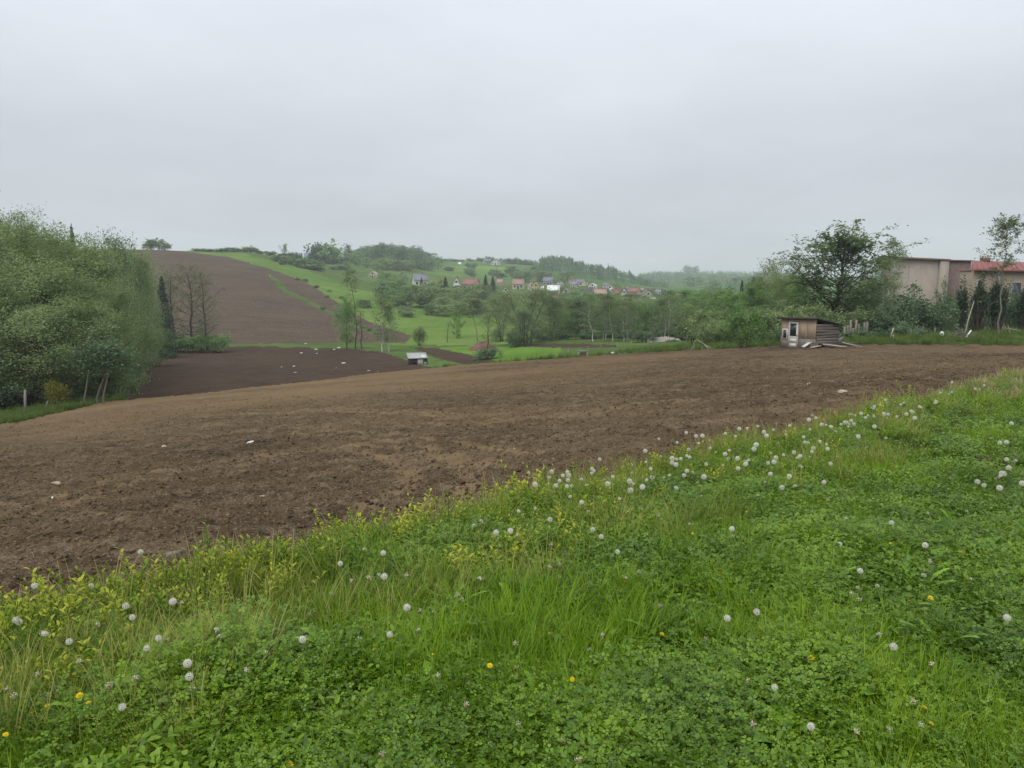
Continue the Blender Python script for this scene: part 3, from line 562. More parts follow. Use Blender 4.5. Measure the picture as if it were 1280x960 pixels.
# the right-hand thicket
GR = 'trees of the thicket right of the valley'
plant('spruce', 941, 118, 345, 26, 'dark conifer pair, the left one, above the thicket')
plant('spruce', 927, 124, 350, 20, 'dark conifer pair, the smaller one, above the thicket')
plant('pale', 968, 110, 322, 50, 'tree with pale yellow-green top on the skyline left of the big cherry')
for a in [(905, 112, 357, 42, 'fresh', 'light green tree of the thicket below the smaller dark conifer'), (885, 92, 384, 50, 'wood', 'grey-green low tree above the bare fallen branches'), (918, 96, 366, 46, 'fresh', 'light green tree left of the yellow-green bush in the thicket'), (955, 98, 344, 48, 'wood', 'grey-green tree right of the dark conifer pair'), (985, 92, 338, 52, 'wood', 'grey-green tree below the pale skyline tree'), (1005, 88, 350, 44, 'fresh', 'green tree between the pale skyline tree and the cherry tree'), (968, 76, 385, 46, 'wood', 'grey-green tree just left of the shed roof'), (1000, 74, 378, 50, 'wood', 'grey-green tree above the shed roof'), (912, 82, 400, 44, 'wood', 'low grey-green tree left of the yellow-green bush'), (895, 80, 402, 44, 'wood', 'low grey-green tree right of the bare fallen branches'), (870, 98, 392, 42, 'wood', 'grey-green tree at the left end of the thicket'), (1095, 84, 345, 50, 'wood', "grey-green tree in front of the grey building's left end"), (1075, 82, 362, 50, 'wood', 'grey-green tree right of the cherry trunk'), (1030, 82, 372, 50, 'fresh', 'green tree behind the cherry trunk'), (1085, 72, 385, 50, 'dark', 'dark tree above the fence of grey boards'), (1055, 72, 385, 44, 'wood', "grey-green tree right above the shed's sloping roof end"), (940, 90, 356, 46, 'fresh', 'green tree below the dark conifer pair')]:
    low = a[2] > 376; plant(({'dark': 'dbush'}.get(a[4], 'wbush') if low else a[4]), *a[:4], a[-1].replace('tree', 'bush', 1) if low else a[-1], GR)
plant('open', 1044, 78, 282, 96, 'largest tree on the right, open crown with sky between the leaf clusters')
plant('bush', 932, 63, 381, 40, 'yellow-green bush at the field edge left of the shed')
plant('birch', 1114, 82, 297, 30, 'slim birch left of the big grey building, thin top against the sky')
plant('birch', 1104, 80, 322, 30, 'shorter slim birch beside the cherry tree')
plant('dbush', 1150, 72, 357, 70, 'largest round bush before the big grey building')
plant('dbush', 1122, 70, 372, 44, 'dark bush left of the largest round bush')
plant('dbush', 1182, 76, 352, 24, 'small dark bush against the brick wall')
for px, top, w, lab in [(1202, 350, 17, 'narrowest dark thuja, first from the brick wall'), (1224, 343, 21, 'second dark thuja from the brick wall, behind the leaning pole'), (1248, 341, 23, 'widest dark thuja, left of the thin poplar'), (1282, 352, 22, 'dark thuja furthest right at the red-edged building')]:
    plant('thuja', px, 78, top, w*.82, lab, 'thuja row')
plant('dbush', 1264, 80, 353, 18, 'dark bush between the poplar and the red-edged building window')
for px, lb in ((1212, 'low dark bush between the first and second thuja'), (1236, 'low dark bush between the second and widest thuja'), (1272, 'low dark bush before the red-edged building window')): plant('dbush', px, 84, 384, 22, lb, 'bushes between the thujas')
plant('poplar', 1253, 69, 266, 44, 'thin poplar with a feathery high crown at the right')
for a in [(1065, 66, 408, 40, 'low dark bush behind the board heap'), (1100, 66, 410, 40, 'low dark bush behind the short board fence'), (985, 66, 400, 30, 'low dark bush against the left shed wall'), (1135, 66, 402, 36, 'low dark bush left of the largest round bush')]:
    plant('dbush', *a[:4], a[-1], 'bushes behind the shed')

# skyline trees
for px, Y, top, w, lab in [(193, 415, 299, 18, 'left one of two round trees on the hill crest'), (206, 415, 298, 20, 'right one of two round trees on the hill crest')]: plant('fbush', px, Y, top, w, lab, 'round trees on the hill crest')
plant('fbush', 399, 600, 305, 26, 'left big tree behind the blue-roofed house on the hill'); plant('fbush', 411, 600, 302, 28, 'right big tree behind the blue-roofed house on the hill')
plant('fdark', 436, 640, 305, 10, 'single treetop between the blue-roofed house and the hilltop wood'); plant('fdark', 358, 560, 304, 8, 'slim tree standing up from the hill hedge'); plant('fbush', 862, 2150, 332, 16, 'lone round clump on the farthest ridge')
plant('fbush', 640, 900, 328, 22, 'left tree of two beside the ridge house'); plant('fbush', 655, 900, 329, 20, 'right tree of two beside the ridge house')

# ---------------------------------------------------------------- far woods that read as one mass
def wood(name, label, cat_px, Yr, sky, hr, n, mat, lf, con=0.0):
    mb = MB()
    for i in range(n):
        px = cat_px[0]+(cat_px[1]-cat_px[0])*rng.random(); Y = Yr[0]+(Yr[1]-Yr[0])*rng.random(); g = at(px, Y)
        top = np.interp(px, *zip(*sky)); h = min(hr[0]+(hr[1]-hr[0])*rng.random(), ztop(px, top+1, Y)-g[2]+rng.normal(0, 1.7))
        if h < 2.5: continue
        w = h*(0.55+0.25*rng.random()); tone = 0.5+0.22*rng.normal(); c = rng.random() < con
        mb.tube([g-[0, 0, .5], g+[0, 0, h*.8]], [.25, .08], 4, tone=0.0)
        k = 9; Ps = []
        for j in range(k):
            f = (j+.5)/k; z = h*(0.18+0.78*f); r = w*(.5*(1-f) if c else .40*math.sin(math.pi*(.2+.72*f))**.6); az = j*2.4+rng.random()
            cc = g+np.array([math.cos(az)*r*.6, math.sin(az)*r*.6, z]); Ps.append(cc+rng.normal(0, 1, (lf, 3))*np.array([r*.45+.2, r*.45+.2, h*.06]))
        leaves(mb, np.concatenate(Ps), 0.045*h, tone+rng.normal(0, .08, k*lf), .7)
    o = link(name, mb.mesh(name, M[mat]), kind='stuff'); o['label'] = label; return o
wood('hilltop_wood', 'dark rounded wood crowning the hill', (426, 533), (660, 810), [(424, 322), (434, 319), (446, 313), (462, 307), (480, 305), (505, 306), (520, 308), (527, 313), (534, 322)], (10, 19), 170, 'leaf_dark', 26)
wood('slope_wood', 'dark conifer wood running down the far slope', (674, 835), (760, 950), [(672, 328), (676, 321), (690, 318.5), (705, 319), (718, 323), (730, 328), (745, 331), (765, 335), (785, 342), (805, 349), (835, 354)], (9, 16), 260, 'leaf_dark', 24, .6)
wood('ridge_wood', 'hazy wood along the farthest ridge', (785, 1010), (1250, 2300), [(785, 350), (800, 342), (820, 338), (850, 339), (880, 337), (930, 338), (1010, 341)], (10, 20), 900, 'leaf_dark', 9)

# ---------------------------------------------------------------- houses
def col(name, c, **k): M[name] = plain_mat(name, c, **k)
col('wall_white', (0.68, 0.67, 0.63)); col('wall_cream', (0.55, 0.49, 0.34)); col('wall_yellow', (0.42, 0.36, 0.2)); col('wall_pink', (0.45, 0.3, 0.25)); col('wall_grey', (0.33, 0.33, 0.33))
col('roof_grey', (0.20, 0.21, 0.24)); col('roof_blue', (0.16, 0.19, 0.28)); col('roof_red', (0.26, 0.125, 0.10)); col('roof_pink', (0.36, 0.235, 0.20)); col('roof_white', (0.8, 0.8, 0.8)); col('roof_dark', (0.09, 0.085, 0.09)); col('roof_brown', (0.2, 0.1, 0.075))
col('pane_dark', (0.02, 0.024, 0.028), rough=0.15, spec=0.5); col('frame_white', (0.75, 0.74, 0.7)); col('pane_blue', (0.05, 0.09, 0.2), rough=0.2, spec=0.5); col('chimney', (0.25, 0.12, 0.09))
HB = []; HL = []; REL = []
def house(px, base, w, h, roof, wall, face, label, group='houses of the village on the far slope', pane='pane_dark', Y=None):
    g = pick(px, base, ymin=180) if Y is None else at(px, Y); Y = g[1]; W = w*Y/F; H = h*.92*Y/F; D = W*0.85; HB.append((px, base, w, h, Y)); HL.append(' '.join(label.replace(',', '').split()[:7]))
    az = -math.atan2(g[0], Y); o = thing('house', label, 'house', g-[0, 0, .3], az+rng.normal(0, .22), group)
    hw = H*(0.52 if face == 's' else 0.55); wl = MB(); x, y = W/2*.93, D/2*.93
    if face == 's':   # eaves towards us: ridge along x
        v = [(-x,-y,0),(x,-y,0),(x,y,0),(-x,y,0),(-x,-y,hw),(x,-y,hw),(x,y,hw),(-x,y,hw),(-x,0,H*.97),(x,0,H*.97)]
        wl.add(v, [(0,1,5,4),(1,2,6,5),(2,3,7,6),(3,0,4,7)], [(5,6,9),(7,4,8)])
        rf = [np.array([(-W/2,-D/2*1.1,hw-.15*H*.3),(W/2,-D/2*1.1,hw-.15*H*.3),(W/2,0,H),(-W/2,0,H)]), np.array([(W/2,D/2*1.1,hw-.05*H),(-W/2,D/2*1.1,hw-.05*H),(-W/2,0,H),(W/2,0,H)])]
    else:             # gable towards us: ridge along y
        v = [(-x,-y,0),(x,-y,0),(x,y,0),(-x,y,0),(-x,-y,hw),(x,-y,hw),(x,y,hw),(-x,y,hw),(0,-y,H*.97),(0,y,H*.97)]
        wl.add(v, [(0,1,5,4),(1,2,6,5),(2,3,7,6),(3,0,4,7)], [(4,5,8),(6,7,9)])
        rf = [np.array([(-W/2*1.08,-D/2*1.1,hw-.05*H),(-W/2*1.08,D/2*1.1,hw-.05*H),(0,D/2*1.1,H),(0,-D/2*1.1,H)]), np.array([(W/2*1.08,D/2*1.1,hw-.05*H),(W/2*1.08,-D/2*1.1,hw-.05*H),(0,-D/2*1.1,H),(0,D/2*1.1,H)])]
    link('wall', wl.mesh('house_wall', M[wall]), o); mb = MB()
    for r_ in rf:
        up = np.array([0, 0, .18]); mb.add(np.vstack([r_, r_+up]), [(3,2,1,0),(4,5,6,7),(0,1,5,4),(1,2,6,5),(2,3,7,6),(3,0,4,7)])
    ro = link('roof', mb.mesh('house_roof', M[roof]), o)
    c = MB(); c.box((W*.18 if face == 's' else W*.1, .3, H+.35), (.6, .6, 1.3)); link('chimney', c.mesh('house_chimney', M['chimney']), ro)
    for i, sx in enumerate((-.28, .28, 0) if w > 8 else (-.2, .25)):
        ww, wh = min(1.3, W*.16), min(1.4, hw*.4); zz = hw*.55; dr = (i == 2)
        if dr: ww, wh, zz = ww*.8, hw*.62, hw*.31
        f = MB(); f.box((W*sx, -y-.04, zz), (ww+.3, .1, wh+.3)); fo = link('door' if dr else 'window', f.mesh('window_frame', M['frame_white'] if not dr else M['roof_brown']), o)
        p = MB(); p.box((W*sx, -y-.10, zz), (ww, .06, wh)); link('pane', p.mesh('window_pane', M[pane]), fo)
    if face == 'g':
        f = MB(); f.box((0, -y-.04, hw*1.2), (1.4, .1, 1.4)); fo = link('window', f.mesh('window_frame', M['frame_white']), o); p = MB(); p.box((0, -y-.1, hw*1.2), (1.1, .06, 1.1)); link('pane', p.mesh('window_pane', M[pane]), fo)
    return o
house(390, 328, 19, 12.5, 'roof_blue', 'wall_white', 's', 'white house with blue-grey roof alone high on the hill below two big trees', 'houses on the hill', 'pane_blue')
house(467, 347, 11, 9, 'wall_cream', 'wall_cream', 'g', 'small cream gabled cottage alone on the green slope', 'houses on the hill')
house(525, 358, 18, 17, 'roof_grey', 'wall_white', 's', 'white house under a tall grey roof with a dark spruce before it')
house(571, 362, 8, 17, 'roof_red', 'wall_white', 'g', 'narrow white house with a red roof and dark window')
house(589, 362, 19, 15, 'roof_red', 'wall_pink', 's', 'house with a wide red roof beside the narrow white one')
house(625, 357, 8, 9, 'roof_pink', 'wall_pink', 's', 'small pink-roofed house right of the twin spruces')
house(648, 361, 15, 13, 'roof_pink', 'wall_cream', 's', 'house with pale red roof right of the twin spruces')
house(620, 334, 11, 8, 'roof_grey', 'wall_white', 'g', 'white gabled house on the ridge below the skyline', 'houses on the hill', Y=860)
house(609, 332, 9, 6, 'roof_grey', 'wall_grey', 's', 'greyish low house on the ridge beside the white gabled one', 'houses on the hill', Y=880)
house(575, 331, 4, 3.5, 'roof_white', 'wall_white', 's', 'tiny white hut on the green field under the skyline', 'houses on the hill', Y=840)
house(632, 367, 7, 9, 'roof_grey', 'wall_white', 'g', 'white gable end showing between the treetops')
house(664, 362, 9, 10, 'roof_pink', 'wall_white', 'g', 'white house partly hidden behind the broad willow')
house(670, 366, 12, 17, 'roof_brown', 'wall_yellow', 'g', 'yellow house behind the top of the broad willow')
house(685, 360, 13, 12, 'roof_grey', 'wall_grey', 's', 'grey-roofed house behind the bright white roof', Y=520)
house(692, 369, 16, 14, 'roof_white', 'wall_white', 's', 'house with a bright white roof at the left end of the village')
house(694, 376, 10, 8, 'roof_brown', 'wall_pink', 's', 'low brown-roofed house under the bright white roof')
house(708, 370, 11, 12, 'roof_grey', 'wall_cream', 'g', 'cream gabled house right of the bright white roof')
house(724, 364, 14, 9, 'roof_grey', 'wall_cream', 's', 'cream house near the foot of the wood', Y=560)
house(733, 371, 12, 11, 'roof_dark', 'wall_grey', 's', 'house with the darkest grey roof in the village')
house(741, 363, 10, 7, 'roof_white', 'wall_white', 'g', 'white roof edge above the dark grey roof', Y=540)
house(750, 373, 16, 13, 'roof_pink', 'wall_pink', 's', 'house with pale pink-red roof in mid village')
house(762, 365, 10, 9, 'roof_pink', 'wall_white', 'g', 'pinkish gable behind the bright red roof', Y=520)
house(771, 374, 10, 14, 'roof_red', 'wall_cream', 's', 'house with the brightest red roof in mid village')
house(780, 373, 7, 14, 'roof_grey', 'wall_white', 'g', 'narrow white house just right of the brightest red roof')
house(793, 370, 14, 11, 'roof_red', 'wall_pink', 's', 'dark red roofed house left of the big cream gable', Y=490)
house(809, 375, 18, 14, 'roof_grey', 'wall_cream', 'g', 'cream gabled house with pale grey roof, last big one of the village')
house(816, 379, 7, 8, 'roof_white', 'wall_white', 's', 'small white outbuilding below the cream gable')
house(715, 359, 8, 6, 'roof_brown', 'wall_white', 's', 'small house at the top of the village by the field strip', Y=600)
house(822, 366, 8, 7, 'roof_grey', 'wall_white', 's', 'faint white house at the right end of the village', Y=560)

for px, b, w, h, rf, wl, fc, Y, lb in [(700, 363, 9, 8, 'roof_dark', 'wall_white', 'g', 540, 'white gabled house behind the cream gabled one, dark roof'), (717, 367, 9, 8, 'roof_grey', 'wall_white', 's', 520, 'white house between the cream ones in the upper village'), (730, 360, 8, 7, 'roof_pink', 'wall_white', 'g', 590, 'small white gable under the slope wood with a pinkish roof'),
        (757, 361, 8, 7, 'roof_grey', 'wall_white', 's', 570, 'pale house in the back row above the pink-red roof'), (765, 370, 9, 9, 'roof_white', 'wall_cream', 'g', 470, 'pale gabled house left of the brightest red roof'), (786, 363, 9, 7, 'roof_grey', 'wall_white', 'g', 560, 'white gable in the back row left of the dark red roof'),
        (787, 377, 8, 8, 'roof_brown', 'wall_white', 's', 440, 'brown-roofed white house below the dark red roof'), (800, 364, 8, 7, 'roof_pink', 'wall_cream', 's', 560, 'cream house in the back row above the cream gable'), (740, 378, 10, 8, 'roof_grey', 'wall_white', 'g', 430, 'white gable below the darkest grey roof'), (676, 373, 8, 8, 'roof_white', 'wall_white', 's', 440, 'white low house left of the bright white roof')]:
    house(px, b, w, h, rf, wl, fc, lb, Y=Y)

# hillside trees and bushes, placed on the ground they stand on
def scatter_trees(poly, n, wr, hr, kinds, label, group, Yr=(150, 1200)):
    xs = [p[0] for p in poly]; ys = [p[1] for p in poly]; k = 0; tries = 0
    while k < n and tries < n*30:
        tries += 1; px = rng.uniform(min(xs), max(xs)); py = rng.uniform(min(ys), max(ys))
        if not inpoly(np.array([px]), np.array([py]), poly)[0]: continue
        g = pick(px, py, ymin=Yr[0])
        if g is None or g[1] > Yr[1]: continue
        w = rng.uniform(*wr); h = rng.uniform(*hr)
        if any(abs(px-a) < (w+c)/2*0.8 and py > b-2 and py-h < b-e*0.55 and g[1] < Y+8 for a, b, c, e, Y in HB): continue
        if any(abs(px-a) < c*0.55 and abs(g[1]-Y) < 9 for a, b, c, e, Y in HB): continue
        REL.append((plant(kinds[int(rng.integers(len(kinds)))], px, g[1], py-h, w, label, group, loc=g), px, py-h/2)); k += 1
scatter_trees([(418, 328), (430, 324), (540, 325), (556, 338), (470, 345), (424, 340)], 30, (12, 22), (10, 16), ['fdark', 'ffresh', 'fwood'], 'leafy tree on the slope just below the hilltop wood', 'trees below the hilltop wood')
scatter_trees([(330, 322), (372, 322), (440, 338), (446, 346), (405, 340), (345, 330)], 24, (8, 16), (5, 9), ['fbush'], 'grey-green shrub in the scrub below the blue-roofed house', 'scrub below the blue-roofed house')
scatter_trees([(480, 352), (512, 360), (560, 368), (620, 372), (650, 380), (600, 398), (545, 396), (500, 386), (470, 372)], 50, (14, 26), (12, 22), ['fdark', 'ffresh', 'fwood', 'fwood'], 'leafy tree in the orchards round the scattered houses', 'trees round the scattered houses')
scatter_trees([(448, 378), (500, 386), (540, 397), (500, 398), (455, 390)], 9, (10, 18), (7, 11), ['fbush', 'fwood'], 'grey-green bush at the lower edge of the orchards', 'bushes at the lower edge of the orchards')
scatter_trees([(636, 340), (680, 344), (715, 352), (700, 358), (640, 352)], 12, (12, 20), (9, 14), ['fdark', 'fwood'], 'tree between the upper village and the slope wood', 'trees above the village')
scatter_trees([(690, 362), (830, 366), (835, 384), (690, 384)], 110, (8, 16), (6, 11), ['fdark', 'ffresh', 'fwood', 'fbush'], 'garden tree among the village houses', 'garden trees in the village')
scatter_trees([(865, 352), (1000, 352), (1000, 372), (865, 372)], 22, (16, 28), (12, 18), ['fdark', 'ffresh', 'fwood'], 'hazy tree beyond the thicket under the farthest ridge', 'trees beyond the thicket')
scatter_trees([(545, 334), (610, 338), (640, 342), (640, 350), (560, 345)], 8, (9, 15), (5, 9), ['fbush'], 'bush at the foot of the green field under the skyline', 'bushes under the ridge field')
def relabel():
    'trees among the houses are told apart by the house they stand next to'
    ORD = ['', 'second ', 'third ', 'fourth ', 'fifth ', 'sixth ', 'seventh ', 'eighth ', 'ninth ', 'tenth ', 'eleventh ', 'twelfth ', 'thirteenth ', 'fourteenth ', 'fifteenth ', 'sixteenth ', 'seventeenth ', 'eighteenth ']; seen = {}; rows = []
    for o, px, py in REL:
        if o['group'] not in ('trees round the scattered houses', 'garden trees in the village', 'trees above the village'): continue
        d = [math.hypot(px-a, py-(b-e/2)) for a, b, c, e, Y in HB]; i = int(np.argmin(d)); dx, dy = px-HB[i][0], py-(HB[i][1]-HB[i][3]/2); rows.append((d[i], i, ('right of' if dx > 0 else 'left of') if abs(dx) > abs(dy) else ('below' if dy > 0 else 'above'), o))
    for d, i, w, o in sorted(rows, key=lambda r: r[0]):
        k = seen[(i, w)] = seen.get((i, w), -1)+1; kd = o.name.split('.')[0].split('_')[-1]
        h = HL[i].split(' '); 
        while h[-1] in ('a', 'an', 'the', 'with', 'of', 'on', 'under', 'in', 'at', 'behind', 'and', 'beside', 'below', 'just', 'right', 'left', 'alone', 'between', 'partly', 'wide', 'dark', 'red', 'bright', 'pale', 'brightest', 'darkest', 'tall', 'big', 'high', 'green'): h.pop()
        o['label'] = f"{ORD[min(k, 17)]}{'nearest ' if k else ''}{kd} {w} the {' '.join(h)}" if k else f"{kd} nearest {w} the {' '.join(h)}"
def crest(px0, px1, Y, n, wr, tops, label, group, kinds=('fbush',)):
    for i in range(n):
        px = px0+(px1-px0)*(i+rng.random())/n; w = rng.uniform(*wr); g = at(px, Y*rng.uniform(.97, 1.03)); top = proj(g[0], g[1], g[2])[1]-rng.uniform(*tops)
        plant(kinds[i % len(kinds)], px, g[1], top, w, label, group, loc=g)
relabel()
crest(228, 372, 480, 22, (9, 17), (3, 8), 'low hedge tree along the crest of the hill', 'hedge on the hill crest')
crest(360, 428, 620, 12, (10, 16), (5, 11), 'tree behind the blue-roofed house on the hill crest', 'trees on the crest behind the blue-roofed house')
crest(536, 606, 960, 12, (7, 12), (3, 7), 'small tree on the skyline beyond the green ridge field', 'trees on the ridge skyline')
crest(606, 680, 960, 12, (8, 14), (5, 10), 'tree on the skyline behind the ridge houses', 'trees behind the ridge houses')
for px, py, h, w, lab in [(527, 361, 15, 7, 'dark spruce standing before the tall grey roof'), (557, 374, 28, 16, 'dark spruce left of the narrow white house'), (552, 376, 20, 12, 'shorter dark spruce left of the narrow white house'),
                          (607, 366, 23, 12, 'left one of the twin dark spruces amid the houses'), (616, 367, 22, 13, 'right one of the twin dark spruces amid the houses')]:
    g = pick(px, py, ymin=200); plant('spruce', px, g[1], py-h, w, lab, loc=g)
for px, py in [(408, 372), (396, 360), (372, 350), (382, 352), (412, 365), (428, 374), (432, 352), (352, 331), (438, 402), (446, 406), (454, 410), (462, 414), (470, 418), (430, 398), (420, 396), (404, 387)]:
    g = pick(px, py, ymin=160); plant('fbush', px, g[1], py-4, 6, 'small dark bush on the grass balk beside the hillside field', 'bushes on the grass balk', loc=g)

# ---------------------------------------------------------------- the long grey building on the right
col('render_grey', (0.33, 0.285, 0.235), var=0.12, scale=0.8); col('brick_wall', (0.165, 0.12, 0.105), var=0.3, scale=2.0); col('cap_red', (0.2, 0.11, 0.09)); col('wall_tan', (0.31, 0.255, 0.185), var=0.15, scale=0.6); col('roof_signal', (0.31, 0.13, 0.115), var=0.2)
def corner(px, Y): a = at(px, Y); return np.array([a[0], a[1]])
def prism(mb, foot, z0, z1):
    n = len(foot); v = [(*p, z0) for p in foot] + [(*p, z1) for p in foot]; q = [(i, (i+1) % n, n+(i+1) % n, n+i) for i in range(n)]
    q += [tuple(range(n, 2*n))] if n == 4 else []; mb.add(v, q)
def obox(mb, a, b, th, z0, z1, out):
    """a slab along the wall line a-b, th thick, standing `out` proud of it"""
    a, b = np.asarray(a), np.asarray(b); d = (b-a)/np.linalg.norm(b-a); nn = np.array([d[1], -d[0]])
    prism(mb, [a+nn*(out+th), b+nn*(out+th), b+nn*out, a+nn*out], z0, z1)
def big_building():
    A, B = corner(1100, 104), corner(1181, 112); d = (B-A)/np.linalg.norm(B-A); back = A/np.linalg.norm(A)*22; zt = ztop(1181, 326, 112); z0 = -4.2
    loc = np.array([*(A+B)/2, z0]); o = thing('warehouse', 'long windowless grey building with reddish parapet behind the right thicket', 'building', loc)
    def lk(nm, mb, m, par=o):
        mb.v = [v-loc for v in mb.v]; return link(nm, mb.mesh(nm, M[m]), par)
    w = MB(); prism(w, [A, B, B+back, A+back], z0, zt); lk('wall', w, 'render_grey')
    L_ = np.linalg.norm(B-A); n = 5
    for i in range(1, n):
        p = MB(); obox(p, A+d*L_*(i/n-.004), A+d*L_*(i/n+.004), .05, z0+.1, zt-.2, .002); lk('seam', p, 'wall_grey')
    p = MB(); obox(p, A+d*L_*.86, B-d*.02, .35, z0, zt-.02, .0); lk('pilaster', p, 'render_grey')
    c = MB(); obox(c, A-d*.2, B+d*.1, .9, zt, zt+.22, -.45); lk('parapet_cap', c, 'cap_red')
    # brick middle part, set back
    B2 = B+d*.05+np.array([-d[1], d[0]])*.6; C2 = corner(1211, 114.5); w = MB(); prism(w, [B2, C2, C2+back, B2+back], z0, zt+.05); o2 = thing('brick_building', 'dark brick building part between the grey building and the red-edged one', 'building', loc)
    lk('wall', w, 'brick_wall', o2); c = MB(); obox(c, B2, C2, .6, zt+.05, zt+.2, -.3); lk('parapet_cap', c, 'cap_red', o2)
    # right wing with the red roof edge
    A3, B3 = corner(1198, 100), corner(1420, 112); d3 = (B3-A3)/np.linalg.norm(B3-A3); n3 = np.array([-d3[1], d3[0]]); z3 = ztop(1205, 338.5, 100)
    o3 = thing('red_edged_building', 'tan building with a bright red roof edge behind the thujas', 'building', loc)
    w = MB(); prism(w, [A3, B3, B3+n3*10, A3+A3/np.linalg.norm(A3)*9], z0, z3); lk('wall', w, 'wall_tan', o3)
    c = MB(); obox(c, A3-d3*.2, A3+d3*1.9, .5, z3, z3+.14, -.4); lk('sill_cap', c, 'cap_red', o3)
    E = A3+d3*1.9; z4 = ztop(1230, 328.5, 108); r_ = MB(); a0, b0 = E-n3*.5, B3-n3*.5; a1, b1 = E+E/np.linalg.norm(E)*6.9, B3+n3*6.5
    v = [(*a0, z3+.05), (*b0, z3+.05), (*b1, z4), (*a1, z4)]; v = np.array(v); lo = v.copy(); lo[:, 2] = z3+.003; r_.add(np.vstack([lo, v+[0, 0, .25]]), [(3,2,1,0),(4,5,6,7),(0,1,5,4),(1,2,6,5),(2,3,7,6),(3,0,4,7)]); ro = lk('roof', r_, 'roof_signal', o3)
    for f in np.arange(0.5, 20, 1.1):
        s = MB(); p0, p1 = a0+d3*f, a1+d3*(f*.99); s.tube([(*p0, z3+.33), (*p1, z4+.28)], .05, 4); lk('seam', s, 'roof_signal', ro)
    s = MB(); m_ = corner(1228, 107.5); s.box((*m_, z4+.35), (1.0, .8, .7)); lk('chimney', s, 'roof_brown', ro)
    for p0, p1, t0, t1 in ((1257, 1269, 352, 373), (1278, 1290, 351, 364), (1217, 1223, 350, 366)):
        f0 = A3+d3*((p0-1198)/222*np.linalg.norm(B3-A3)); f1 = A3+d3*((p1-1198)/222*np.linalg.norm(B3-A3))
        zb, zt_ = ztop(p0, t1, 103), ztop(p0, t0, 103); f = MB(); obox(f, f0, f1, .1, zb, zt_, .003); fo = lk('window', f, 'wall_grey', o3)
        nm_ = d3*.12; f = MB(); obox(f, f0+nm_, f1-nm_, .05, zb+.12, zt_-.12, .104); lk('pane', f, 'pane_dark', fo)
    for q in (1240, 1273):
        f0 = A3+d3*((q-1198)/222*np.linalg.norm(B3-A3)); f = MB(); obox(f, f0, f0+d3*.5, .2, z0, z3-.03, .0); lk('pilaster', f, 'wall_tan', o3)
big_building()

